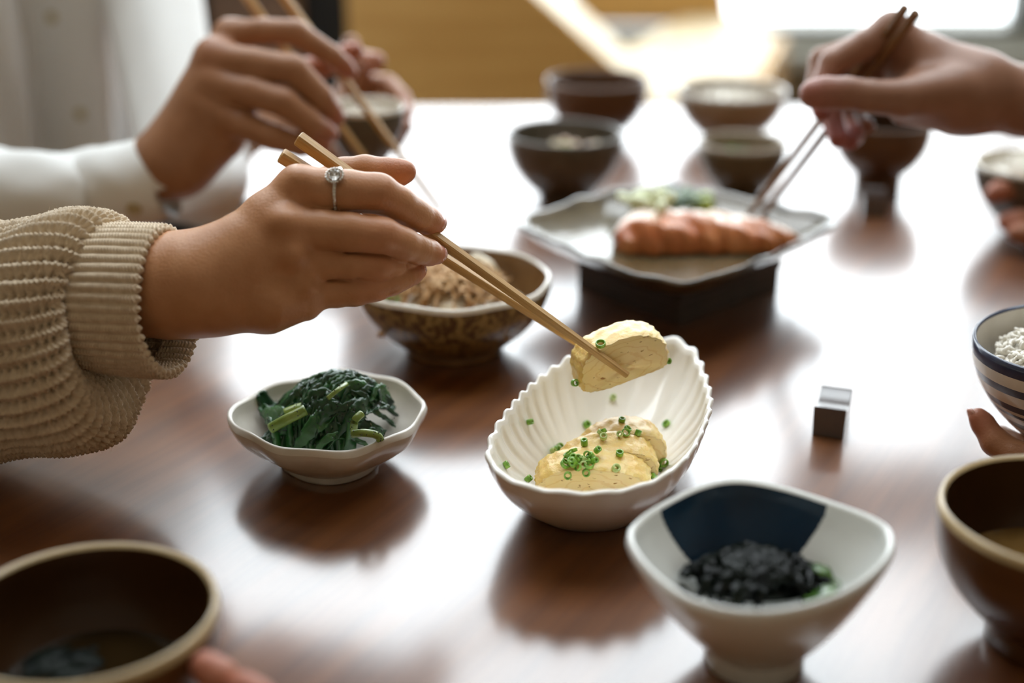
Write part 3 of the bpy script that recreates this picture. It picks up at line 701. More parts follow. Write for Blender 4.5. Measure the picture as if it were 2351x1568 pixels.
# ================================================================== food
# ---------------- omelette slices
def egg_slice(W, H, T, loc, Rm, label, group, seed=0):
    r = np.random.default_rng(seed)
    root = empty('omelette_slice', loc, label, 'omelette', group)
    root.rotation_euler = Matrix(Rm.tolist()).to_euler()
    n = 96; a = np.linspace(0, 2*PI, n, endpoint=False)
    x = np.sign(np.cos(a))*np.abs(np.cos(a))**.80*W/2
    z = np.where(np.sin(a) > 0, np.abs(np.sin(a))**.72*H*.62, -np.abs(np.sin(a))**.42*H*.38)
    z += .05*H*np.cos(2*x/W*2.0)
    wob = sum(r.normal()*.5/k*np.sin(k*a+r.random()*6) for k in range(2, 9))*.00045
    x = x*(1+wob/.02); z = z*(1+wob/.012)
    m = 11; rings = []
    for j in range(m):
        t = j/(m-1); s = 1-.055*abs(2*t-1)**6
        nz = .00028*np.sin(a*13+t*5+seed)*np.sin(a*7-t*9)+.00022*np.sin(a*29+t*17)
        nx_ = 1+nz/.013
        rings.append(np.column_stack([x*s*nx_, np.full(n, (t-.5)*T)+.0006*np.sin(a*3+seed+t), z*s*nx_]))
    v, f = loft(rings)
    def add(nm, v, f, m_):
        o = mesh_obj(nm, v, f, m_, None, origin=(0, 0, 0)); o.parent = root; return o
    add('skin', v, f, M['egg_skin'])
    for e, sg in ((0, 1), (m-1, -1)):
        rr = [rings[e]]
        for s in (.96, .9, .8, .65, .5, .35, .2, .05):
            q = rings[e].copy(); q[:, 0] *= s; q[:, 2] = q[:, 2]*s+.0002
            q[:, 1] += (1 if e else -1)*(.0006*(1-s)+.0002*np.sin(a*5+s*20+seed))
            rr.append(q)
        v2, f2 = loft(rr, False, True)
        if e == 0: f2 = [tuple(reversed(q)) for q in f2]
        add('cut_face', v2, f2, M['egg_cut'])
    return root
def RZ(a): return np.array(Matrix.Rotation(math.radians(a), 3, 'Z'))
def RYm(a): return np.array(Matrix.Rotation(math.radians(a), 3, 'Y'))
def RXm(a): return np.array(Matrix.Rotation(math.radians(a), 3, 'X'))
eg = [egg_slice(.0615, .0235, .020, PT(1362, 1104, .0150), RZ(-3) @ RXm(10), 'front omelette slice topped with a heap of scallions', None, 1),
      egg_slice(.054, .0255, .019, PT(1396, 1070, .0160), RZ(5) @ RXm(8), 'middle omelette slice in the fluted dish', None, 2),
      egg_slice(.047, .0265, .020, PT(1428, 1036, .0165), RZ(13) @ RXm(5), 'rear omelette slice lying against the middle one in the dish', None, 3)]
held = egg_slice(.0525, .0275, .021, PD(1421, 826, .7905), RYm(-13) @ RXm(6) @ RZ(14), 'omelette slice held up between bamboo chopsticks above the dish', None, 4)

# ---------------- scallion rings
def ring_mesh(name, ro, ri, h, m):
    a = np.linspace(0, 2*PI, 14, endpoint=False); R = lambda r, z: np.column_stack([r*np.cos(a), r*np.sin(a), np.full(14, z)])
    rg = [R(ri, 0), R(ro*.97, 0), R(ro, h*.15), R(ro, h*.85), R(ro*.97, h), R(ri, h), R(ri*.9, h*.5), R(ri, 0)]
    v, f = loft(rg); me = bpy.data.meshes.new(name); me.from_pydata(v.tolist(), [], f); me.materials.append(m)
    me.polygons.foreach_set('use_smooth', np.ones(len(f), dtype=bool)); return me
SC = [ring_mesh('scallion', .0021, .0014, .0024, M['scal']), ring_mesh('scallion', .0025, .0019, .0018, M['scal']),
      ring_mesh('scallion', .0018, .0009, .0034, M['scal']), ring_mesh('scallion', .0020, .0012, .0022, M['scal_pale'])]
bpy.context.view_layer.update()
def bvh_of(objs):
    bpy.context.view_layer.update()
    V, Fc = [], []; n = 0
    for o in objs:
        mw = np.array(o.matrix_world); v = np.empty(len(o.data.vertices)*3); o.data.vertices.foreach_get('co', v); v = v.reshape(-1, 3)
        V += (v @ mw[:3, :3].T+mw[:3, 3]).tolist(); Fc += [tuple(i+n for i in p.vertices) for p in o.data.polygons]; n += len(v)
    return BVHTree.FromPolygons(V, Fc)
surf = bvh_of([c for r in eg+[dish, held] for c in r.children])
def drop(px, py, bv=None):
    d = FWD+(px-CX)/F*RGT-(py-CY)/F*UPV
    h, nrm, _, _ = (bv or surf).ray_cast(Vector(CAM), Vector(d).normalized())
    return h, nrm
def scallion(px, py, label, group, kind=None, flat=None, lift=.0):
    h, nrm = drop(px, py)
    if h is None: return
    if nrm.dot(Vector(FWD)) > 0: nrm = -nrm
    o = bpy.data.objects.new('scallion_ring', SC[random.choice([0, 0, 1, 2, 3]) if kind is None else kind]); COL.objects.link(o)
    z = nrm.normalized(); tiltv = Vector((random.uniform(-1, 1), random.uniform(-1, 1), random.uniform(-.3, .6)))
    z2 = z if flat else (z+tiltv*.9).normalized()
    q = Vector((0, 0, 1)).rotation_difference(z2)
    o.rotation_mode = 'QUATERNION'; o.rotation_quaternion = q
    o.location = h+z*(.0002 if flat else .0012)+z*lift
    o.scale = [random.uniform(.85, 1.15)]*3
    return tag(o, label, 'scallion', group)
heap = [(1297,1072),(1310,1062),(1318,1078),(1330,1058),(1338,1072),(1347,1055),(1352,1066),(1305,1085),(1322,1050),(1345,1082),(1300,1066),(1325,1072),(1336,1062),(1352,1076),(1312,1058),(1341,1064),(1330,1078),(1320,1064),(1362,1058),(1368,1044),(1360,1070),(1330,1066),(1314,1070)]
for i, (x, y) in enumerate(heap): scallion(x, y, 'chopped scallion ring in the green heap on the front omelette slice', 'scallions heaped on the front slice', lift=.0012*(i % 3))
for x, y in ((1376,1002),(1384,1010),(1388,1000)): scallion(x, y, 'scallion ring in the clump at the left top of the rear slice', 'scallions clumped left on the rear slice', lift=.0005)
for x, y in ((1424,1002),(1434,998),(1440,990)): scallion(x, y, 'scallion ring in the dark clump at the centre of the rear slice', 'scallions clumped mid rear slice')
for x, y, k, lb in ((1462,1000,2,'small upright scallion piece right of the clumps on the rear slice'), (1422,1045,0,'single scallion ring alone on the middle omelette slice'), (1412,1077,3,'pale scallion ring alone at the right of the front slice'),
                    (1342,1022,2,'dark scallion sliver between the middle and rear slices'), (1344,977,0,'scallion piece on the dish floor behind the slices, left one'), (1427,968,0,'scallion piece on the dish floor behind the rear slice, middle one'),
                    (1532,975,1,'wide scallion ring on the dish floor, right of the rear slice'), (1211,970,2,'tiny scallion bit high on the left fluted wall'), (1158,1070,0,'green scallion bits low on the left fluted wall by the rim'),
                    (1208,1104,2,'scallion sliver near the front rim left of the slices'), (1522,1060,1,'open scallion ring against the right dish wall'), (1512,1072,2,'long scallion piece leaning under the open ring at the right wall'),
                    (1407,915,3,'pale scallion piece on the far dish wall under the lifted slice')):
    scallion(x, y, lb, None, k, flat=True)
for x, y in ((1263,1040),(1272,1034),(1280,1028)): scallion(x, y, 'scallion ring in the clump beside the left end of the slices', 'scallions left of the slices')
for x, y in ((1498,1085),(1504,1094),(1500,1100)): scallion(x, y, 'scallion piece tucked at the right end of the slices', 'scallions right of the slices')
s = scallion(1379, 793, 'scallion curl on top of the lifted omelette slice', None, 1, flat=True)
for (x, y, d, lb) in ((1317, 879, .783, 'yellow-green scallion ring clinging under the left end of the lifted slice'), (1528, 829, .792, 'scallion bit clinging to the right end of the lifted slice')):
    o = bpy.data.objects.new('scallion_ring', SC[0 if d < .79 else 2]); COL.objects.link(o); o.location = PD(x, y, d); o.rotation_euler = (1.2, .3, .5); tag(o, lb, 'scallion')

# ---------------- spinach
sr = np.random.default_rng(5)
root = empty('boiled_spinach', (sc[0], sc[1], TZ+.008), 'glossy mound of boiled spinach with black sesame in the wavy bowl', 'spinach')
SPC = PT(752, 992, .016)[:2]
def dome(x, y, rx=.044, ry=.034, hz=.036, sx=.010):
    return .0095+hz*np.clip(1-((x-.2*sx)/rx)**2-((y)/ry)**2, 0, 1)**.7*(1+.16*np.clip(x/.03, -1, 1))
core = []
a = np.linspace(0, 2*PI, 40, endpoint=False)
for k_ in range(9):
    s_ = max(1-k_/8, .01)*.90; xx, yy = .042*s_*np.cos(a), .032*s_*np.sin(a)
    core.append(np.column_stack([SPC[0]+xx*.8, SPC[1]+yy*.8, TZ+np.maximum(dome(xx*.8, yy*.8)-.004, .010)]))
mesh_obj('leaf_core', *loft(core, True, True), M['spin'], root)
rimR = np.linalg.norm(so, axis=1); rimA = np.argsort(angS)
def zfloor(x, y):
    q = math.hypot(x, y)/np.interp(math.atan2(y, x), angS[rimA], rimR[rimA])+.06
    return .0105 if q < .53 else .008+.026*(1-(1-min((q-.525)/.475, .98))**(1/1.7))+.003
def in_bowl(p, m=1.0):
    q = math.hypot(p[0]/(.044*m), p[1]/(.034*m)); return p/max(q, 1)
for i in range(66):
    off = sr.uniform(-1, 1); ang = math.radians(sr.normal(34, 32)); L = sr.uniform(.030, .062)
    d = np.array([math.cos(ang), math.sin(ang)]); pr = np.array([-d[1], d[0]])
    c0 = np.array([sr.normal(.003, .011), sr.normal(-.004, .009)])+pr*off*.012
    ts = np.linspace(-.5, .5, 13); pts = []
    bend = sr.normal(0, .6); ph = sr.uniform(0, 6)
    for t in ts:
        p = in_bowl(c0+d*t*L+pr*bend*(t*t-.1)*L*.8)
        pts.append((SPC[0]+p[0], SPC[1]+p[1], TZ+max(dome(*p)+sr.uniform(0, .0008)+.0022*math.sin(t*9+ph)+.003*(i/66.), zfloor(SPC[0]+p[0]-sc[0], SPC[1]+p[1]-sc[1])+.0015)))
    w = sr.uniform(.008, .020)
    v, f = ribbon(catmull(pts, 3), w, .0007, sr.uniform(.5, 1.6), 15, sr.uniform(.5, 1.5), ph=ph)
    v = v+.00045*np.stack([np.sin(v[:, 1]*1300+v[:, 2]*900+ph), np.sin(v[:, 0]*1100+v[:, 2]*1500), np.sin(v[:, 0]*900+v[:, 1]*1200+ph*2)], 1)+.00012*np.sin(v[:, [1, 2, 0]]*3100+ph)
    mesh_obj('leaf', v, f, M['spin'] if sr.random() < .55 else M['spin2'], root)
def stem_at(P, r):
    mesh_obj('stem', *tube(catmull(P, 5), r, 10), M['stem'], root)
stem_at([PT(622, 983, .034), PT(660, 962, .040), PT(702, 941, .044)], .0030)
stem_at([PT(655, 950, .036), PT(680, 940, .038), PT(700, 934, .038)], .0030)
stem_at([PT(752, 915, .050), PT(775, 896, .053), PT(795, 882, .052)], .0014)
stem_at([PT(808, 996, .040), PT(838, 994, .041), PT(866, 1000, .038), PT(874, 1012, .035)], .0022)
stem_at([PT(812, 985, .038), PT(815, 965, .044), PT(830, 950, .046)], .0022)
sb_ = bvh_of([c for c in root.children]); seeds = []
for i in range(170):
    h, nrm = drop(sr.uniform(600, 900), sr.uniform(872, 1040), sb_)
    if h is None: continue
    for _ in range(sr.integers(1, 4)): seeds.append(ball(np.array(h)+nrm*.0003+sr.normal(0, .0009, 3), (.00045, .0003, .0003), 6, 4, rot_rand()))
o = mesh_obj('sesame_seeds', *join(seeds), M['sesame'], root); o['kind'] = 'stuff'

# ---------------- seaweed in the blue and white bowl
root = empty('seaweed_salad', (bc[0], bc[1], TZ+.014), 'shiny black seaweed salad with a green wakame leaf in the squarish bowl', 'seaweed')
WC = PT(1735, 1345, .026)[:2]
def dome2(x, y): return .012+.027*np.clip(1-(x/.044)**2-(y/.034)**2, 0, 1)**.7
RB = np.linalg.norm(bo, axis=1).mean()
def zf2(x, y):
    q = min(math.hypot(x, y)/RB+.10, .97); t = 1-(1-max(q-.42, 0)/.58)**(1/1.35)
    return .0155+.046*t
def put2(p):                             # keep a point inside the bowl
    w = np.array([WC[0]+p[0]-bc[0], WC[1]+p[1]-bc[1]]); r = np.linalg.norm(w); w = w*min(1, .60*RB/max(r, 1e-6))
    return w, max(dome2(*p), zf2(*w))
core = []
for k_ in range(8):
    s_ = max(1-k_/7, .01)*.80; row = []
    for t in a:
        w, z = put2(np.array([.034*s_*math.cos(t), .024*s_*math.sin(t)])); row.append((bc[0]+w[0], bc[1]+w[1], TZ+max(z-.003, .015)))
    core.append(np.array(row))
mesh_obj('strand_core', *loft(core, True, True), M['weed'], root)
for i in range(80):
    c0 = np.array([sr.normal(-.003, .013), sr.normal(0, .009)]); ang = sr.uniform(0, PI); L = sr.uniform(.014, .032); ph = sr.uniform(0, 6); bd = sr.normal(0, .9)
    d = np.array([math.cos(ang), math.sin(ang)]); pr = np.array([-d[1], d[0]]); pts = []
    for t in np.linspace(-.5, .5, 9):
        p = c0+d*t*L+pr*bd*(t*t-.1)*L
        w, z = put2(p); pts.append((bc[0]+w[0], bc[1]+w[1], TZ+z+.002+.002*abs(math.sin(t*8+ph))))
    v, f = ribbon(catmull(pts, 2), sr.uniform(.004, .010), .0008, sr.uniform(.5, 1.5), 5, sr.uniform(.4, 1.2), ph=ph)
    mesh_obj('strand', v, f, M['weed'], root)
for (x0, y0, z0, x1, y1, z1, x2, y2, z2, w) in ((1850,1292,.036, 1895,1305,.038, 1925,1345,.032, .009), (1840,1375,.030, 1895,1350,.040, 1925,1330,.036, .012), (1860,1400,.026, 1905,1385,.034, 1935,1370,.028, .014)):
    v, f = ribbon(catmull([PT(x0, y0, z0), PT(x1, y1, z1), PT(x2, y2, z2)], 6), w, .0009, 1.0, 6, .5)
    mesh_obj('wakame_leaf', v, f, M['weed_g'], root)
# ---------------- seaweed in the near soup
root = empty('seaweed', (lb1_c[0], lb1_c[1], TZ+.024), 'dark wakame floating in the soup of the lacquer bowl beside the fingers', 'seaweed')
for i in range(9):
    p0 = PT(sr.uniform(20, 260), sr.uniform(1505, 1580), .0245); ang = sr.uniform(-.6, 1.2); L = sr.uniform(.020, .036); d = np.array([math.cos(ang), math.sin(ang), 0])
    pts = [p0+d*t*L+np.array([0, 0, .0015*math.sin(t*7+i)]) for t in np.linspace(-.5, .5, 7)]
    mesh_obj('strand', *ribbon(catmull(pts, 2), sr.uniform(.010, .018), .0008, .4, 7, .5, ph=i), M['weed_soup'], root)

# ---------------- bonito bowl contents
root = empty('bonito_salad', (sp_c[0], sp_c[1], TZ+.02), 'tofu heaped with tan bonito flakes in the speckled bowl', 'salad')
def dome3(x, y): return .026+.030*np.clip(1-(x/.058)**2-(y/.052)**2, 0, 1)**.8
core = []
for k_ in range(9):
    s_ = max(1-k_/8, .01); xx, yy = .052*s_*np.cos(a), .050*s_*np.sin(a)
    core.append(np.column_stack([sp_c[0]+xx, sp_c[1]+yy, TZ+dome3(xx, yy)-.004+.002*np.sin(5*a+k_)]))
mesh_obj('tofu_base', *loft(core, True, True), M['tofu'], root)
fl_ = []
for i in range(230):
    c0 = sr.normal(0, .016, 2)+np.array([-.002, -.004]); ang = sr.uniform(0, PI); L = sr.uniform(.008, .022); ph = sr.uniform(0, 6); d = np.array([math.cos(ang), math.sin(ang)])
    pts = [(sp_c[0]+c0[0]+d[0]*t*L, sp_c[1]+c0[1]+d[1]*t*L, TZ+dome3(*(c0+d*t*L))+.002+.003*math.sin(t*6+ph)+sr.uniform(0, .001)) for t in np.linspace(-.5, .5, 6)]
    fl_.append(ribbon(pts, sr.uniform(.002, .006), .0003, sr.uniform(0, 1.5), 4, 1.0, ph=ph))
o = mesh_obj('bonito_flakes', *join(fl_), M['bonito'], root); o['kind'] = 'stuff'
for (x, y, h, r_) in ((905,690,.036,.009), (935,676,.042,.008), (1062,680,.043,.010), (1120,618,.045,.010), (950,705,.034,.008), (1010,712,.034,.008), (1085,708,.034,.008), (1098,600,.050,.008)):
    mesh_obj('tofu_chunk', *ball(PT(x, y, h), (r_, r_*.7, r_*.6), 14, 8, rot_rand()), M['tofu'], root)
for (x, y, h) in ((897,684,.042), (1003,702,.041), (1016,706,.040), (1050,710,.038), (905,690,.042)):
    p = PT(x, y, h); mesh_obj('green_sprig', *ribbon([p+np.array([-.005, 0, 0]), p+np.array([0, .001, .002]), p+np.array([.005, 0, .0])], .004, .0006, .8, 4), M['scal'], root)

# ---------------- rice
def rice(c, R, z0, hz, n, label, nu=7, nv=5, skew=(0, 0)):
    aa = np.linspace(0, 2*PI, 36, endpoint=False); core = []
    f_ = lambda x, y: hz*np.clip(1-(x*x+y*y)/(R*R), 0, 1)**.7
    for k_ in range(8):
        s_ = max(1-k_/7, .01)*R; xx, yy = s_*np.cos(aa), s_*np.sin(aa)
        core.append(np.column_stack([c[0]+xx, c[1]+yy, z0+f_(xx, yy)-.002]))
    parts = [loft(core, True, True)]
    for i in range(n):
        r_ = R*math.sqrt(sr.random())*.97; t = sr.uniform(0, 2*PI); x, y = r_*math.cos(t), r_*math.sin(t)
        parts.append(ball((c[0]+x, c[1]+y, z0+f_(x, y)+sr.uniform(-.001, .0015)), (.0036, .0016, .0015), nu, nv, rot_rand()))
    v, f = join(parts); o = mesh_obj('rice', v, f, M['rice'], origin=(c[0], c[1], z0)); return tag(o, label, 'rice', kind='stuff')
rice((c3[0], c3[1]), R3*.80, c3[2]-.016, .020, 620, 'white cooked rice heaped in the striped bowl')
rice((rb_c[0], rb_c[1]), rb_R*.82, TZ+.044, .022, 160, 'white rice heaped in the dark bowl at the right side', 6, 4)
rice((eb_c[0], eb_c[1]), eb_R*.82, TZ+.040, .010, 120, 'white rice in the sand-coloured bowl at the far edge', 6, 4)
rice((c2[0], c2[1]), R2*.82, c2[2]-.013, .012, 110, 'white rice in the lifted bowl behind the bamboo chopsticks', 6, 4)
# food in the far bowls
root = empty('simmered_vegetables', (db_c[0], db_c[1], TZ+.03), 'pale simmered vegetable pieces in the dark grey bowl', 'vegetables')
for i in range(14):
    mesh_obj('piece', *ball((db_c[0]+sr.normal(0, .011), db_c[1]+sr.normal(0, .010), TZ+.040+sr.uniform(0, .007)), (.009, .006, .005), 10, 6, rot_rand()), [M['tofu'], M['leafy'], M['salmon_skin']][i % 3], root)
mesh_obj('broth', *disc(db_c, db_R*.86, TZ+.039), M['soup_dark'], root)
root = empty('wakame', (gb_c[0], gb_c[1], TZ+.02), 'green wakame in the small olive bowl', 'seaweed')
mesh_obj('broth', *disc(gb_c, gb_R*.84, TZ+.033), M['soup_dark'], root)
for i in range(26):
    p0 = np.array([gb_c[0]+sr.normal(0, .012), gb_c[1]+sr.normal(0, .010), TZ+.035]); ang = sr.uniform(0, PI); d = np.array([math.cos(ang), math.sin(ang), 0])
    pts = [p0+d*t*.018+np.array([0, 0, .003*math.sin(t*7+i)]) for t in np.linspace(-.5, .5, 6)]
    mesh_obj('strand', *ribbon(pts, .007, .0007, .9, 5, .9, ph=i), M['leafg'] if i % 3 else M['weed_g'], root)

# ---------------- grilled salmon and garnish
zb = SH+.007
root = empty('grilled_salmon', PT(1600, 560, zb), 'grilled salmon fillet with orange flesh lying on the square plate', 'fish')
P0, P1 = PT(1410, 566, zb-.001), PT(1838, 552, zb); ax_ = (P1-P0); Ls = np.linalg.norm(ax_); ax_ /= Ls; sd = np.array([-ax_[1], ax_[0], 0])
nst, nc = 90, 40; rt = []; ang = np.linspace(0, PI, nc)
hts = lambda t: np.interp(t, [0, .04, .12, .3, .55, .8, .93, 1], [.010, .018, .0235, .024, .022, .017, .010, .003])
wds = lambda t: np.interp(t, [0, .05, .2, .5, .8, .95, 1], [.010, .020, .026, .026, .022, .012, .003])
for i in range(nst):
    t = i/(nst-1); t_ = t+.02*math.sin(t*23); g = 1-.10*np.abs(np.sin((t_+.10*(ang/PI-.5))*PI*6.5+.4))**8+.02*math.sin(t*41)
    y = -np.sign(np.cos(ang))*np.abs(np.cos(ang))**.8*wds(t)*g; z = np.abs(np.sin(ang))**.6*hts(t)*g
    y = y+.004*math.sin(t*5); z = z*(1+.10*np.sin(ang*5+t*17)); y = y+.0015*np.sin(ang*3+t*60); pts = P0+ax_*t*Ls+sd*y[:, None]+np.array([0, 0, 1.0])*z[:, None]
    rt.append(pts)
kc = 20
mesh_obj('flesh', *loft([r[:kc] for r in rt], closed=False), M['salmon'], root)
mesh_obj('crust', *loft([r[kc-1:] for r in rt], closed=False), M['salmon_skin'], root)
root = empty('fish_garnish', PT(1540, 470, zb), 'pale grated radish with dark green leaf garnish behind the salmon', 'garnish')
for i in range(26): mesh_obj('radish_curl', *ball(PT(1500+sr.normal(0, 24), 462+sr.normal(0, 9), zb+.016+sr.uniform(0, .010)), (.009, .005, .004), 9, 6, rot_rand()), M['daikon'], root)
for i in range(9):
    p = PT(1555+sr.normal(0, 18), 458+sr.normal(0, 8), zb+.018); ang_ = sr.uniform(-.8, .8); d = np.array([math.cos(ang_), math.sin(ang_), 0])
    mesh_obj('leaf', *ribbon([p-d*.014, p+np.array([0, 0, .008]), p+d*.014+np.array([0, 0, .003])], .016, .0006, .6, 5, .7, ph=i), M['leafg'], root)
for i in range(7): mesh_obj('green_floret', *ball(PT(1602+sr.normal(0, 11), 460+sr.normal(0, 6), zb+.016+sr.uniform(0, .005)), .006, 10, 6, rot_rand()), M['leafy'], root)

# ================================================================== chopsticks
def chopstick(A, B, w0, w1, label, m, group=None, roll=0.0):
    A, B = np.asarray(A), np.asarray(B); t, u, w = frame_of(B-A); n = 12; rings = []
    c, s = math.cos(roll), math.sin(roll); u, w = c*u+s*w, -s*u+c*w
    for i in range(n+1):
        k = i/n; r = (w0+(w1-w0)*k**.9)/2; b = r*.28
        if i == n: r *= .9
        sq = [(r, -r+b), (r, r-b), (r-b, r), (-r+b, r), (-r, r-b), (-r, -r+b), (-r+b, -r), (r-b, -r)]
        rings.append(np.array([A+(B-A)*k+u*x+w*y for x, y in sq]))
    e0 = A+(rings[0]-A)*.82-(B-A)/np.linalg.norm(B-A)*.0006
    v, f = loft([e0]+rings, True, True)
    o = mesh_obj('chopstick', v, f, m, smooth=False, origin=(A+B)/2)
    R_ = np.column_stack([u, w, t]); o.data.transform(Matrix(R_.T.tolist()).to_4x4()); o.rotation_euler = Matrix(R_.tolist()).to_euler()
    return tag(o, label, 'chopstick', group)
for nm, sc_ in (('bamboo', (10, 10, .6)), ('dark_stick', (10, 10, .6))):
    M[nm].node_tree.nodes['Mapping'].inputs['Scale'].default_value = sc_
V_ = lambda f_, a, b: a+(b-a)*f_
chopstick(PD(686, 318, .753), PD(1441, 862, .7745), .0068, .0034, 'bamboo chopstick crossing the front of the lifted omelette slice', M['bamboo'], roll=.30)
chopstick(PD(647, 357, .750), PD(1400, 834, .8115), .0068, .0034, 'bamboo chopstick passing behind the lifted omelette slice', M['bamboo'], roll=.30)
chopstick(PD(545, -36, 1.045), PD(872, 412, 1.085), .0070, .0040, 'pale chopstick whose tip ends behind the ringed finger, held by the white-shirted person', M['bamboo'], roll=.5)
chopstick(PD(626, -42, 1.055), PD(1012, 484, 1.10), .0070, .0036, 'thin chopstick reaching past the rice bowl towards the centre, held by the white-shirted person', M['bamboo'], roll=.2)
chopstick(PD(2079, 16, .950), PD(1718, 496, 1.120), .0056, .0040, 'dark lacquered chopstick in the salmon, the one nearer the grey bowl', M['dark_stick'], roll=.3)
chopstick(PD(2104, 28, .944), PD(1744, 504, 1.116), .0058, .0040, 'dark lacquered chopstick in the salmon with the bright highlight', M['dark_stick'], roll=.3)

# ================================================================== people
def nail(parent, c, along, nrm, w, l, m=None, tip=None):
    along = along/np.linalg.norm(along); nrm = nrm-along*(nrm@along); nrm /= np.linalg.norm(nrm); side = np.cross(along, nrm)
    def patch(l0, l1, lift, ww):
        rows = []
        for i in range(7):
            q = i/6; row = []
            for j in range(9):
                s = (j/8-.5)*2; e = math.sqrt(max(0, 1-(max(0, abs(q-.5)*2-.55)/.5)**2)) if l0 == 0 else 1
                row.append(c+along*(l0+(l1-l0)*q-l*.5)+side*s*ww/2*e+nrm*(lift-.32*ww*s*s*.55-.25*(q-.4)**2*l*.5))
            rows.append(np.array(row))
        rings = [np.vstack([r, r[::-1]-nrm*.0006]) for r in rows]
        return loft(rings, True, True)
    o = mesh_obj('fingernail', *[(cam2world(v), [tuple(reversed(q)) for q in f]) for v, f in [patch(0, l, 0, w)]][0], m or M['nail'], parent)
    if tip:
        v, f = patch(l*.78, l*.97, .00015, w*.80)
        mesh_obj('glitter_tip', cam2world(v), [tuple(reversed(q)) for q in f], tip, parent)
    return o
def gro(ch, i, amp=.0005, w=.0009, n=3, sp=.0022):
    p = ch[i][0]; ax = ch[min(i+1, len(ch)-1)][0]-ch[i-1][0]; ax = ax/np.linalg.norm(ax)
    return [(p+ax*sp*(k-(n-1)/2), ax, w, amp*(1 if k == n//2 else .6), .015) for k in range(n)]

# ---------------- sweater person: hand with the ring
p1 = empty('person', PD(330, 660, .74), 'person in an oatmeal knit sweater holding bamboo chopsticks with an omelette slice', 'person')
fi = CH((686,431,0.7370,11.30), (740,438,0.7355,11.50), (800,440,0.7340,11.09), (868,444,0.7340,10.48), (915,468,0.7410,9.14), (955,494,0.7510,8.52), (982,506,0.7590,7.39), (1000,513,0.7640,5.75))
fm_ = CH((664,522,0.7310,11.81), (740,528,0.7285,10.58), (800,533,0.7275,10.17), (876,541,0.7275,9.65), (925,560,0.7350,8.52), (958,572,0.7440,8.01), (985,580,0.7530,6.88), (1002,584,0.7590,5.55))
fr_ = CH((672,590,0.7335,11.30), (750,604,0.7340,9.04), (810,609,0.7340,8.22), (868,610,0.7350,7.81), (905,604,0.7420,6.98), (935,598,0.7510,6.16))
fp = CH((698,660,0.7400,10.78), (770,667,0.7405,8.83), (815,667,0.7405,8.11), (860,660,0.7410,7.39), (900,648,0.7445,6.68), (926,638,0.7480,6.26), (946,629,0.7530,5.65), (960,622,0.7570,4.72))
ft = CH((590,560,0.7620,17.46), (720,455,0.7810,12.84), (790,402,0.7860,9.76), (838,392,0.7860,8.63), (890,396,0.7820,8.11), (916,396,0.7800,7.60), (930,394,0.7790,6.16))
body = [CH((255,655,0.7480,27.22), (400,656,0.7390,27.22), (480,650,0.7360,25.67)), CH((470,632,0.7390,22.59), (555,580,0.7350,19.00), (618,505,0.7350,14.38), (686,431,0.7370,11.09)),
        CH((470,640,0.7330,21.57), (664,522,0.7310,12.32)), CH((470,655,0.7330,21.57), (674,588,0.7330,12.32)), CH((480,668,0.7370,21.57), (600,690,0.7390,16.43), (698,662,0.7410,11.81)),
        CH((560,640,0.7500,20.54), (660,600,0.7560,15.40)), CH((640,700,.731,13.2), (704,706,.735,6.6))]
reds = [(fi[-1][0], .010, .75), (fm_[-1][0], .010, .75), (fp[-1][0], .009, .75), (fi[3][0], .011, .35), (fm_[3][0], .011, .45), (fr_[3][0], .010, .35), (fp[3][0], .010, .35), (ft[-1][0], .016, .55), (fi[0][0], .012, .2), (fm_[0][0], .012, .25)]
gv = gro(fi, 3, .0004)+gro(fm_, 3, .0005)+gro(fm_, 5, .0006, n=2)+gro(fp, 3, .0004)+gro(fp, 5, .0006, n=2)+gro(fi, 5, .0004, n=2)+gro(fr_, 3, .0004)
hand1 = hand_mesh('hand', p1, M['skin'], [fi, fm_, fr_, fp, ft], body, h=.0008, kf=.0005, kb=.005, kbody=.009, reds=reds, grooves=gv,
                  bumps=[(J(690,415,0.7265), .0042, .010), (J(655,512,0.7185), .0045, .010), (J(668,584,0.7205), .0042, .010), (J(700,655,0.7265), .0035, .010)], it=2,
                  cuts=[(J(*p), J(*q), .0015, .0017) for L_ in ([(728,482,0.7335), (790,487,0.7315), (880,496,0.7305), (940,520,0.7365), (975,545,0.7445)],
                        [(735,560,0.7295), (800,574,0.7285), (880,578,0.7285), (940,592,0.7385)], [(752,641,0.7335), (820,637,0.7320), (890,624,0.7345), (935,606,0.7425)]) for p, q in zip(L_[:-1], L_[1:])])
def put_nail(ch, along, n, w, l, sh=.0):
    al = np.array(along)/np.linalg.norm(along); n = np.array(n); n = n-al*(n@al); n /= np.linalg.norm(n)
    nail(hand1, ch[-1][0]+n*(ch[-1][1]+.0001)-al*sh, al, n, w, l, tip=M['glitter'])
put_nail(fi, (.50, -.30, .62), (.66, .30, -.70), .0078, .0088, .0012)
put_nail(fm_, (.50, -.22, .62), (.66, .22, -.72), .0078, .0088, .0012)
put_nail(fp, (.62, .28, .50), (.35, .30, -.75), .0064, .0078, .0010)
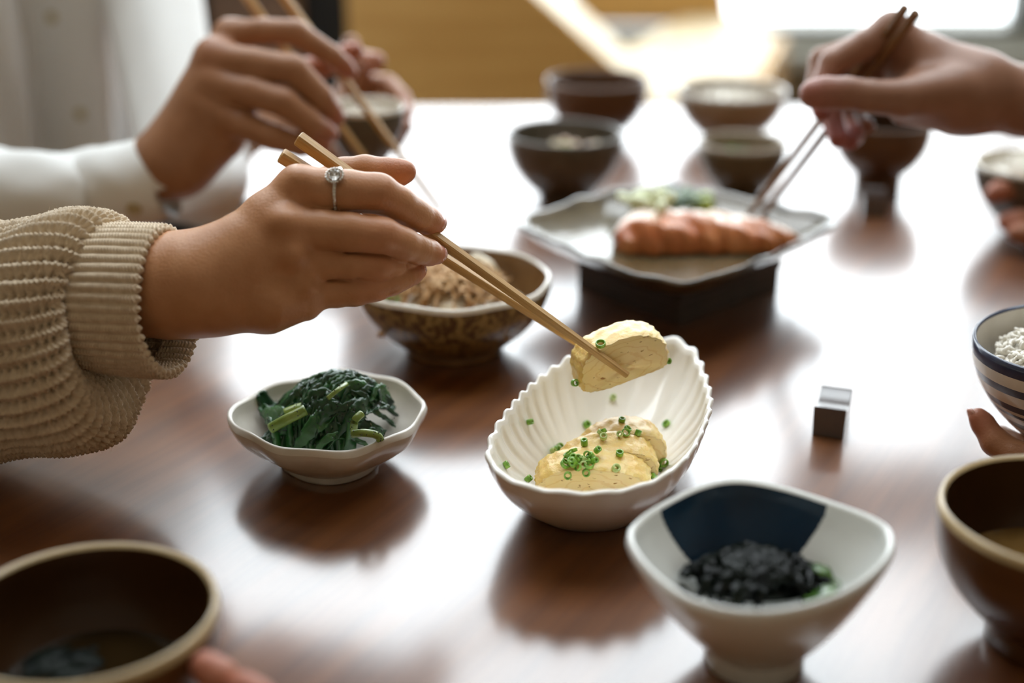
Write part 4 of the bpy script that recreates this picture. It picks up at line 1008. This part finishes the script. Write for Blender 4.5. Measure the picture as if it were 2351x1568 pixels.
# ring on the index finger
rc, rdir = fi[1][0]*.35+fi[2][0]*.65, fi[2][0]-fi[1][0]; rdir /= np.linalg.norm(rdir)
gdir = np.array([-.08, .50, -.86]); gdir -= rdir*(gdir@rdir); gdir /= np.linalg.norm(gdir); sdir = np.cross(rdir, gdir)
rg = empty('ring', cam2world(rc), 'silver ring with a round clear stone and halo on the index finger', 'ring')
def torus(c, ax1, ax2, nrm, R, r, n=64, m=10):
    rings = []
    for i in range(n+1):
        t = 2*PI*i/n; d = math.cos(t)*ax1+math.sin(t)*ax2
        rings.append(np.array([c+d*R+(math.cos(2*PI*j/m)*d+math.sin(2*PI*j/m)*nrm)*r for j in range(m)]))
    return loft(rings)
FR = .0109
v, f = torus(rc, gdir, sdir, rdir, FR+.0003, .0011); mesh_obj('band', cam2world(v), f, M['silver'], rg)
pav = []
for i in range(46):
    t = 2*PI*i/46
    if abs(((t+PI) % (2*PI))-PI) < .32: continue
    d = math.cos(t)*gdir+math.sin(t)*sdir; pav.append(ball(rc+d*(FR+.0012), .0007, 6, 4))
v, f = join(pav); o = mesh_obj('pave_stones', cam2world(v), f, M['silver'], rg, smooth=False); o['kind'] = 'stuff'
gc = rc+gdir*(FR+.0030)
rings = []
for R_, z in ((.0001, -.0024), (.0033, .0002), (.0033, .0005), (.0020, .0017), (.0001, .0017)):
    rings.append(np.array([gc+gdir*z+R_*(math.cos(2*PI*j/12)*rdir+math.sin(2*PI*j/12)*sdir) for j in range(12)]))
v, f = loft(rings); mesh_obj('stone', cam2world(v), f, M['gem'], rg, smooth=False)
for j in range(18):
    t = 2*PI*j/18; v, f = ball(gc-gdir*.0002+(math.cos(t)*rdir+math.sin(t)*sdir)*.0043, .00086, 7, 5)
    mesh_obj('halo_stone', cam2world(v), f, M['silver'], rg, smooth=False)
for j in range(4):
    t = PI/4+PI/2*j; d = (math.cos(t)*rdir+math.sin(t)*sdir)
    v, f = tube([gc-gdir*.0028+d*.0014, gc+gdir*.0002+d*.0032, gc+gdir*.0012+d*.0028], .00035, 6); mesh_obj('prong', cam2world(v), f, M['silver'], rg)

# ---------------- knitted sleeve
def knit_surface(st, nu, nv, dispfn, name, parent):
    """st: stations (cx, cy, depth, ry px, rz px, shear px) in photo pixels at that depth; near side of each ring is sheared to the left"""
    S = catmull(np.array(st, float), nv); m = len(S); phi = np.linspace(0, 2*PI, nu, endpoint=False)
    P = np.zeros((m, nu, 3))
    for i, (cx, cy, d, ry, rz, sh) in enumerate(S):
        k = d/F; y = np.cos(phi); z = -np.sin(phi)                   # phi = pi/2 faces the viewer
        P[i, :, 0] = (cx-CX)*k-sh*k*np.sin(phi); P[i, :, 1] = (CY-cy)*k+ry*k*y; P[i, :, 2] = d+rz*k*z
    L = np.r_[0, np.cumsum(np.linalg.norm(np.diff(P.mean(1)*0+P[:, nu//4], axis=0), axis=1))]
    T = np.gradient(P, axis=0); U = (np.roll(P, -1, 1)-np.roll(P, 1, 1))
    Nn = np.cross(U, T); Nn /= np.linalg.norm(Nn, axis=2, keepdims=True)+1e-12
    c = P.mean(1, keepdims=True); sgn = np.sign(((P-c)*Nn)[m//4].sum())
    D = dispfn(np.tile(phi, (m, 1)), np.tile(L[:, None], (1, nu)), P)
    P2 = P+Nn*sgn*D[..., None]
    v, f = loft(list(P2.reshape(m, nu, 3)))
    return mesh_obj(name, cam2world(v), f, M['knit'], parent)
def noise1(x, s): return np.sin(x*1.7+s)+.6*np.sin(x*3.1+1.3*s)+.4*np.sin(x*5.3+2.1*s)
def cuff_disp(phi, L, P):
    N = 46; q = phi*N/(2*PI); fr = q-np.floor(q); rib = np.abs(np.sin(PI*fr))
    s = .00165; leg = np.where(fr < .5, 1, -1)
    stitch = np.cos(2*PI*(L/s+leg*fr*1.1+.13*np.sin(phi*9)))
    return .0017*rib**.8+.00055*stitch*rib+.0006*noise1(phi*2+L*30, 1.0)*.5
def sleeve_disp(phi, L, P):
    N = 42; q = phi*N/(2*PI)+.12*np.sin(L*80+phi*2); fr = q-np.floor(q); row = np.cos(2*PI*fr)
    s = .0052; col = L/s+.5*(np.floor(q) % 2)+.1*np.sin(phi*5)
    hole = np.exp(-((((col % 1)-.5)/.24)**2))*np.exp(-(((fr-.5)/.22)**2))
    st_ = np.cos(2*PI*(L/s*2+np.where(fr < .5, 1, -1)*fr*1.5))
    big = .0045*np.exp(-((L-.028-.012*np.cos(phi-.5))/.006)**2)*(.5+.5*np.cos(phi-.6))
    return .0017*row-.0042*hole+.0008*st_*(row > -.3)-big*1.3+.0012*noise1(phi*1.5+L*22, 2.0)
slv = knit_surface([(-220,800,0.7860,300,250,40), (-120,795,0.7790,292,245,45), (-40,790,0.7720,280,238,50), (30,782,0.7660,268,232,55), (90,772,0.7610,268,230,60), (150,764,0.7560,276,232,62), (200,757,0.7530,274,228,64),
                    (236,750,0.7510,264,218,64), (256,744,0.7500,244,204,60), (258,736,0.7490,218,186,52), (240,716,0.7480,190,168,44), (206,697,0.7470,166,150,34), (190,688,0.7460,150,138,28)], 560, 17, sleeve_disp, 'sweater_sleeve', p1)
knit_surface([(186,684,0.7460,152,140,28), (205,684,0.7455,160,146,30), (250,686,0.7450,166,150,32), (300,688,0.7430,170,152,34), (345,690,0.7410,171,152,36), (378,691,0.7400,171,151,38), (388,691,0.7395,167,147,38), (386,691,0.7395,161,142,38), (366,690,0.7405,158,140,36), (320,688,0.7420,156,138,34)], 640, 24, cuff_disp, 'cuff', slv)

def fuzz(ob, n, seed):
    r_ = np.random.default_rng(seed); me = ob.data; nv_ = len(me.vertices); co = np.empty(nv_*3); me.vertices.foreach_get('co', co); co = co.reshape(-1, 3)
    no = np.empty(nv_*3); me.vertices.foreach_get('normal', no); no = no.reshape(-1, 3); w0 = wloc(ob); parts = []
    for i in r_.integers(0, nv_, n):
        p = co[i]+w0; q = no[i]+r_.normal(0, .7, 3); q /= np.linalg.norm(q); L = r_.uniform(.0012, .0034); s = np.cross(q, r_.normal(0, 1, 3)); s /= np.linalg.norm(s)
        e = p+q*L*.6+s*L*.15; t = p+q*L+s*L*r_.uniform(-.1, .5); w = .00005
        parts.append((np.array([p-s*w, p+s*w, e+s*w, e-s*w, t]), [(0, 1, 2, 3), (3, 2, 4)]))
    o = mesh_obj('wool_fuzz', *join(parts), M['knit'], ob); o['kind'] = 'stuff'
fuzz(slv, 3500, 1)
# ---------------- cloth tubes with folds
def cloth_tube(name, path, radii, parent, m, nu=90, nv=10, fold=.004, seed=0, caps=False, flat=None):
    Pp = catmull(np.asarray(path), nv); rr = catmull(np.asarray(radii)[:, None] if np.ndim(radii) == 1 else np.asarray(radii), nv); r_ = np.random.default_rng(seed)
    a = np.linspace(0, 2*PI, nu, endpoint=False); rings = []; ph = r_.uniform(0, 6, 8); n = len(Pp)
    for i, p in enumerate(Pp):
        t, u, w = frame_of(Pp[min(i+1, n-1)]-Pp[max(i-1, 0)]); s = i/n
        f_ = sum(np.sin(k*a+ph[k]+s*(5+3*k)*(1 if k % 2 else -1)) / k for k in range(2, 7))*fold
        ru, rw = (rr[i, 0], rr[i, -1])
        rings.append(p+((ru+f_)*np.cos(a))[:, None]*u+((rw+f_)*np.sin(a))[:, None]*w)
    v, f = loft(rings, caps, caps)
    return mesh_obj(name, v, f, m, parent)
# ---------------- white-shirted person
p2 = empty('person', (-.50, 1.46, 0), 'person in a white shirt holding chopsticks and a small rice bowl', 'person')
zz = np.linspace(.40, 1.20, 60); a = np.linspace(0, 2*PI, 200, endpoint=False); rings = []
for z in zz:
    rx, ry = .165+.012*math.sin(z*4), .115
    fo_ = .021*np.sin(9*a+2.2*z+1.5*np.sin(5*z))+.011*np.sin(15*a-3*z+1)+.004*np.sin(23*a+9*z)
    rings.append(np.column_stack([-.545+(rx+fo_)*np.cos(a)+.01*math.sin(6*z), 1.47+(ry+fo_)*np.sin(a), np.full(200, z)]))
shirt = mesh_obj('shirt', *loft(rings, True, True), M['shirt'], p2)
cloth_tube('sleeve', [(-.62, 1.38, 1.12), (-.60, 1.22, .98), PD(-260, 450, 1.14), PD(-60, 462, 1.085), PD(120, 455, 1.06), PD(240, 440, 1.05)], [.062, .058, .048, .042, .036, .031], p2, M['shirt'], fold=.0035, seed=3)
cf = cloth_tube('cuff', [PD(212, 447, 1.0515), PD(260, 432, 1.049), PD(310, 420, 1.047), PD(366, 408, 1.045), PD(368, 408, 1.045), PD(330, 414, 1.046)], [.0300, .0312, .0312, .0310, .0292, .0290], p2, M['shirt'], fold=.0009, seed=4, nv=8)
def button(parent, c, nrm, r):
    nrm = np.asarray(nrm)/np.linalg.norm(nrm); t, u, w = frame_of(nrm); rg_ = []
    aa = np.linspace(0, 2*PI, 20, endpoint=False)
    for R_, z in ((r*.9, 0), (r, .0004), (r, .0012), (r*.85, .0018), (r*.7, .0013), (.0002, .0013)):
        rg_.append(np.array(c)+nrm*z+R_*(np.cos(aa)[:, None]*u+np.sin(aa)[:, None]*w))
    return mesh_obj('button', *loft(rg_), M['button'], parent)
bpy.context.view_layer.update()
def on(ob, px, py):
    h, nrm = drop(px, py, bvh_of([ob])); 
    return (None, None) if h is None else (np.array(h), np.array(nrm if nrm.dot(Vector(FWD)) < 0 else -nrm))
for ob, x, y, r in ((shirt, 186, 262, .0058), (shirt, 120, 40, .0058), (cf, 308, 478, .0055)):
    c, nn = on(ob, x, y)
    if c is not None: button(ob, c+nn*.0002, nn, r)
cloth_tube('sleeve', [(-.41, 1.46, 1.12), (-.375, 1.46, .98), PD(425, 372, 1.25), PD(486, 432, 1.20), PD(500, 340, 1.27), PD(560, 280, 1.29)], [.058, .050, .038, .031, .030, .029], p2, M['shirt'], fold=.003, seed=9, caps=True)
gi = CH((528,80,1.035,10.8), (605,72,1.03,9.6), (677,74,1.03,9.4), (762,128,1.04,8.0), (790,152,1.047,7.0), (803,166,1.05,5.8))
gm = CH((490,134,1.02,13.11), (580,146,1.012,11.40), (672,160,1.01,11.17), (736,223,1.02,9.58), (760,254,1.03,8.21), (772,270,1.035,6.61))
gr = CH((494,196,1.018,12.77), (575,212,1.008,11.17), (648,234,1.005,10.72), (714,282,1.015,9.12), (745,300,1.025,7.75), (758,307,1.03,6.38))
gp = CH((486,256,1.02,12.54), (560,286,1.012,10.26), (625,314,1.01,9.58), (690,334,1.02,8.21), (738,336,1.03,6.38))
gt = CH((540,240,1.062,14), (660,176,1.078,11), (745,150,1.084,9), (800,124,1.080,8), (815,116,1.078,6.5))
b2 = [CH((230,436,1.055,23), (330,398,1.047,22.5), (392,372,1.040,21.5)), CH((392,360,1.042,19), (470,230,1.035,15), (528,80,1.036,10.8)), CH((392,365,1.038,19), (490,134,1.022,12)), CH((400,370,1.036,19), (494,196,1.02,12.5)),
      CH((412,380,1.036,19), (470,310,1.028,15), (486,258,1.022,11.5)), CH((440,330,1.05,20), (520,240,1.056,16)), CH((450,360,1.04,15), (520,320,1.035,13))]
rd = [(gi[-1][0], .014, .7), (gm[-1][0], .014, .75), (gr[-1][0], .014, .75), (gp[-1][0], .014, .7), (gt[-1][0], .02, .7), (gm[0][0], .015, .3), (gt[2][0], .02, .7)]
hand_mesh('hand', p2, M['skin2'], [gi, gm, gr, gp, gt], b2, h=.0015, kf=.002, kb=.008, kbody=.016, reds=rd, grooves=gro(gm, 2)+gro(gr, 2), it=2)
l1 = CH((775,330,1.215,15), (812,210,1.215,10), (836,142,1.20,9.6), (862,142,1.185,8.6))
l2 = CH((780,330,1.215,15), (800,180,1.235,9), (800,120,1.225,8.8), (806,100,1.20,7.5))
l3 = CH((800,320,1.215,14), (835,190,1.225,9.5), (890,196,1.215,9), (922,226,1.20,8), (932,262,1.185,6.8))
l4 = CH((800,345,1.20,14), (860,345,1.19,11), (905,320,1.18,9), (930,290,1.18,7))
lb = [CH((560,282,1.288,20), (680,295,1.25,19), (790,330,1.218,17))]
hand_mesh('hand', p2, M['skin2'], [l1, l2, l3, l4], lb, h=.002, kf=.002, kb=.010, reds=[(l1[-1][0], .02, .5), (l3[-1][0], .02, .5)], it=2)
o = cloth_tube('navy_napkin', [PT(400, 530, .006), PT(450, 512, .008), PT(500, 492, .008), PT(550, 470, .006)], [[.022, .006], [.026, .007], [.024, .007], [.018, .005]], None, M['navy_cloth'], fold=.0008, seed=12, caps=True)
tag(o, 'dark navy folded cloth on the table below the white cuff', 'napkin')

# ---------------- person on the far right with dark chopsticks
p3 = empty('person', PD(2300, 225, .975), 'person with a bare forearm picking at the salmon with dark chopsticks', 'person')
ht = CH((2185,212,0.955,16.79), (2070,226,0.942,12.81), (2000,222,0.938,11.13), (1945,214,0.936,10.78), (1895,214,0.936,10.96), (1868,216,0.938,9.72))
hi = CH((2046,68,0.980,11.49), (1985,104,0.978,10.16), (1912,146,0.978,9.72), (1890,196,0.976,8.40), (1884,236,0.972,7.51), (1886,258,0.968,6.18))
hm = CH((2030,90,1.008,11.49), (1960,116,1.010,10.16), (1888,140,1.010,9.72), (1876,205,1.005,8.84), (1910,270,0.992,7.95), (1925,320,0.980,6.62))
hr = CH((2040,120,1.030,11.49), (1940,150,1.035,9.72), (1905,215,1.030,8.84), (1940,280,1.015,8.40), (1958,310,1.000,7.95), (1950,325,0.990,6.62))
hp = CH((2060,150,1.045,10.60), (1985,190,1.045,8.84), (1950,250,1.035,7.95), (1975,285,1.020,7.07), (1990,290,1.010,6.18))
b3 = [CH((2460,250,0.990,24.74), (2351,232,0.980,24.29), (2260,214,0.978,22.52)), CH((2230,200,0.975,21.20), (2130,140,0.980,15.90), (2046,68,0.982,11.49)), CH((2230,205,0.980,21.20), (2030,92,1.008,12.37)), CH((2230,215,0.990,19.44), (2040,122,1.030,12.37)),
      CH((2230,225,0.995,19.44), (2150,190,1.020,15.90), (2060,152,1.043,11.49)), CH((2200,225,0.965,19.44), (2100,215,0.960,15.02)), CH((2180,230,0.995,19.44), (2080,210,1.000,15.90)), CH((2190,245,0.970,13.25), (2070,255,0.960,7.07))]
rd = [(ht[-1][0], .018, .6), (hi[-1][0], .016, .8), (hm[-1][0], .022, .9), (hr[-1][0], .022, .9), (hi[3][0], .014, .3)]
hand_mesh('hand', p3, M['skin3'], [ht, hi, hm, hr, hp], b3, h=.0016, kf=.002, kb=.008, kbody=.018, reds=rd, it=2)
k1 = CH((2470,420,1.19,17), (2400,422,1.18,11), (2330,428,1.172,9.5), (2290,440,1.168,8.5), (2280,446,1.167,7))
k2 = CH((2470,500,1.18,14), (2400,508,1.17,10), (2340,506,1.165,9.4), (2312,510,1.165,8))
k3 = CH((2470,530,1.165,12), (2400,540,1.155,9), (2350,536,1.155,8.5), (2330,535,1.155,7))
hand_mesh('hand', p3, M['skin2'], [k1, k2, k3], [CH((2470,430,1.19,18), (2500,500,1.17,18))], h=.002, kf=.001, kb=.008, reds=[(k1[-1][0], .02, .6), (k2[-1][0], .02, .6)], it=2)

# ---------------- hand under the striped bowl
p4 = empty('person', PD(2400, 1060, .78), 'person whose fingertip shows beneath the striped rice bowl', 'person')
q1 = CH((2246,958,.790,5.4), (2256,972,.790,6.4), (2285,1015,.786,7.8), (2330,1045,.780,8.4), (2400,1060,.772,9.5), (2460,1060,.765,12))
q2 = CH((2300,1000,.815,6.0), (2340,1030,.805,8), (2400,1050,.79,9), (2460,1055,.775,12))
hand4 = hand_mesh('hand', p4, M['skin2'], [q1, q2], [CH((2455,1058,.768,13), (2540,1050,.77,15))], h=.0012, kf=.001, reds=[(q1[0][0], .012, .6)], it=2)
nail(hand4, q1[0][0]+np.array([-.0050, .0004, -.0004]), np.array([-.35, .85, -.1]), np.array([-1, -.2, -.35]), .0070, .0085, m=M['nail'])
# ---------------- fingers beside the near bowl
p5 = empty('person', PD(560, 1600, .55), 'person whose blurred fingertips rest beside the lacquer bowl in front', 'person')
s1 = CH((474,1532,.545,6.5), (500,1556,.545,7.6), (560,1620,.55,8.6), (640,1690,.56,10))
s2 = CH((560,1578,.535,6.2), (590,1605,.535,7.2), (640,1660,.545,8.4), (680,1710,.56,10))
hand_mesh('hand', p5, M['skin2'], [s1, s2], [CH((650,1700,.562,13), (740,1760,.57,18))], h=.0014, kf=.001, reds=[(s1[0][0], .015, .7), (s2[0][0], .015, .7)], it=2)
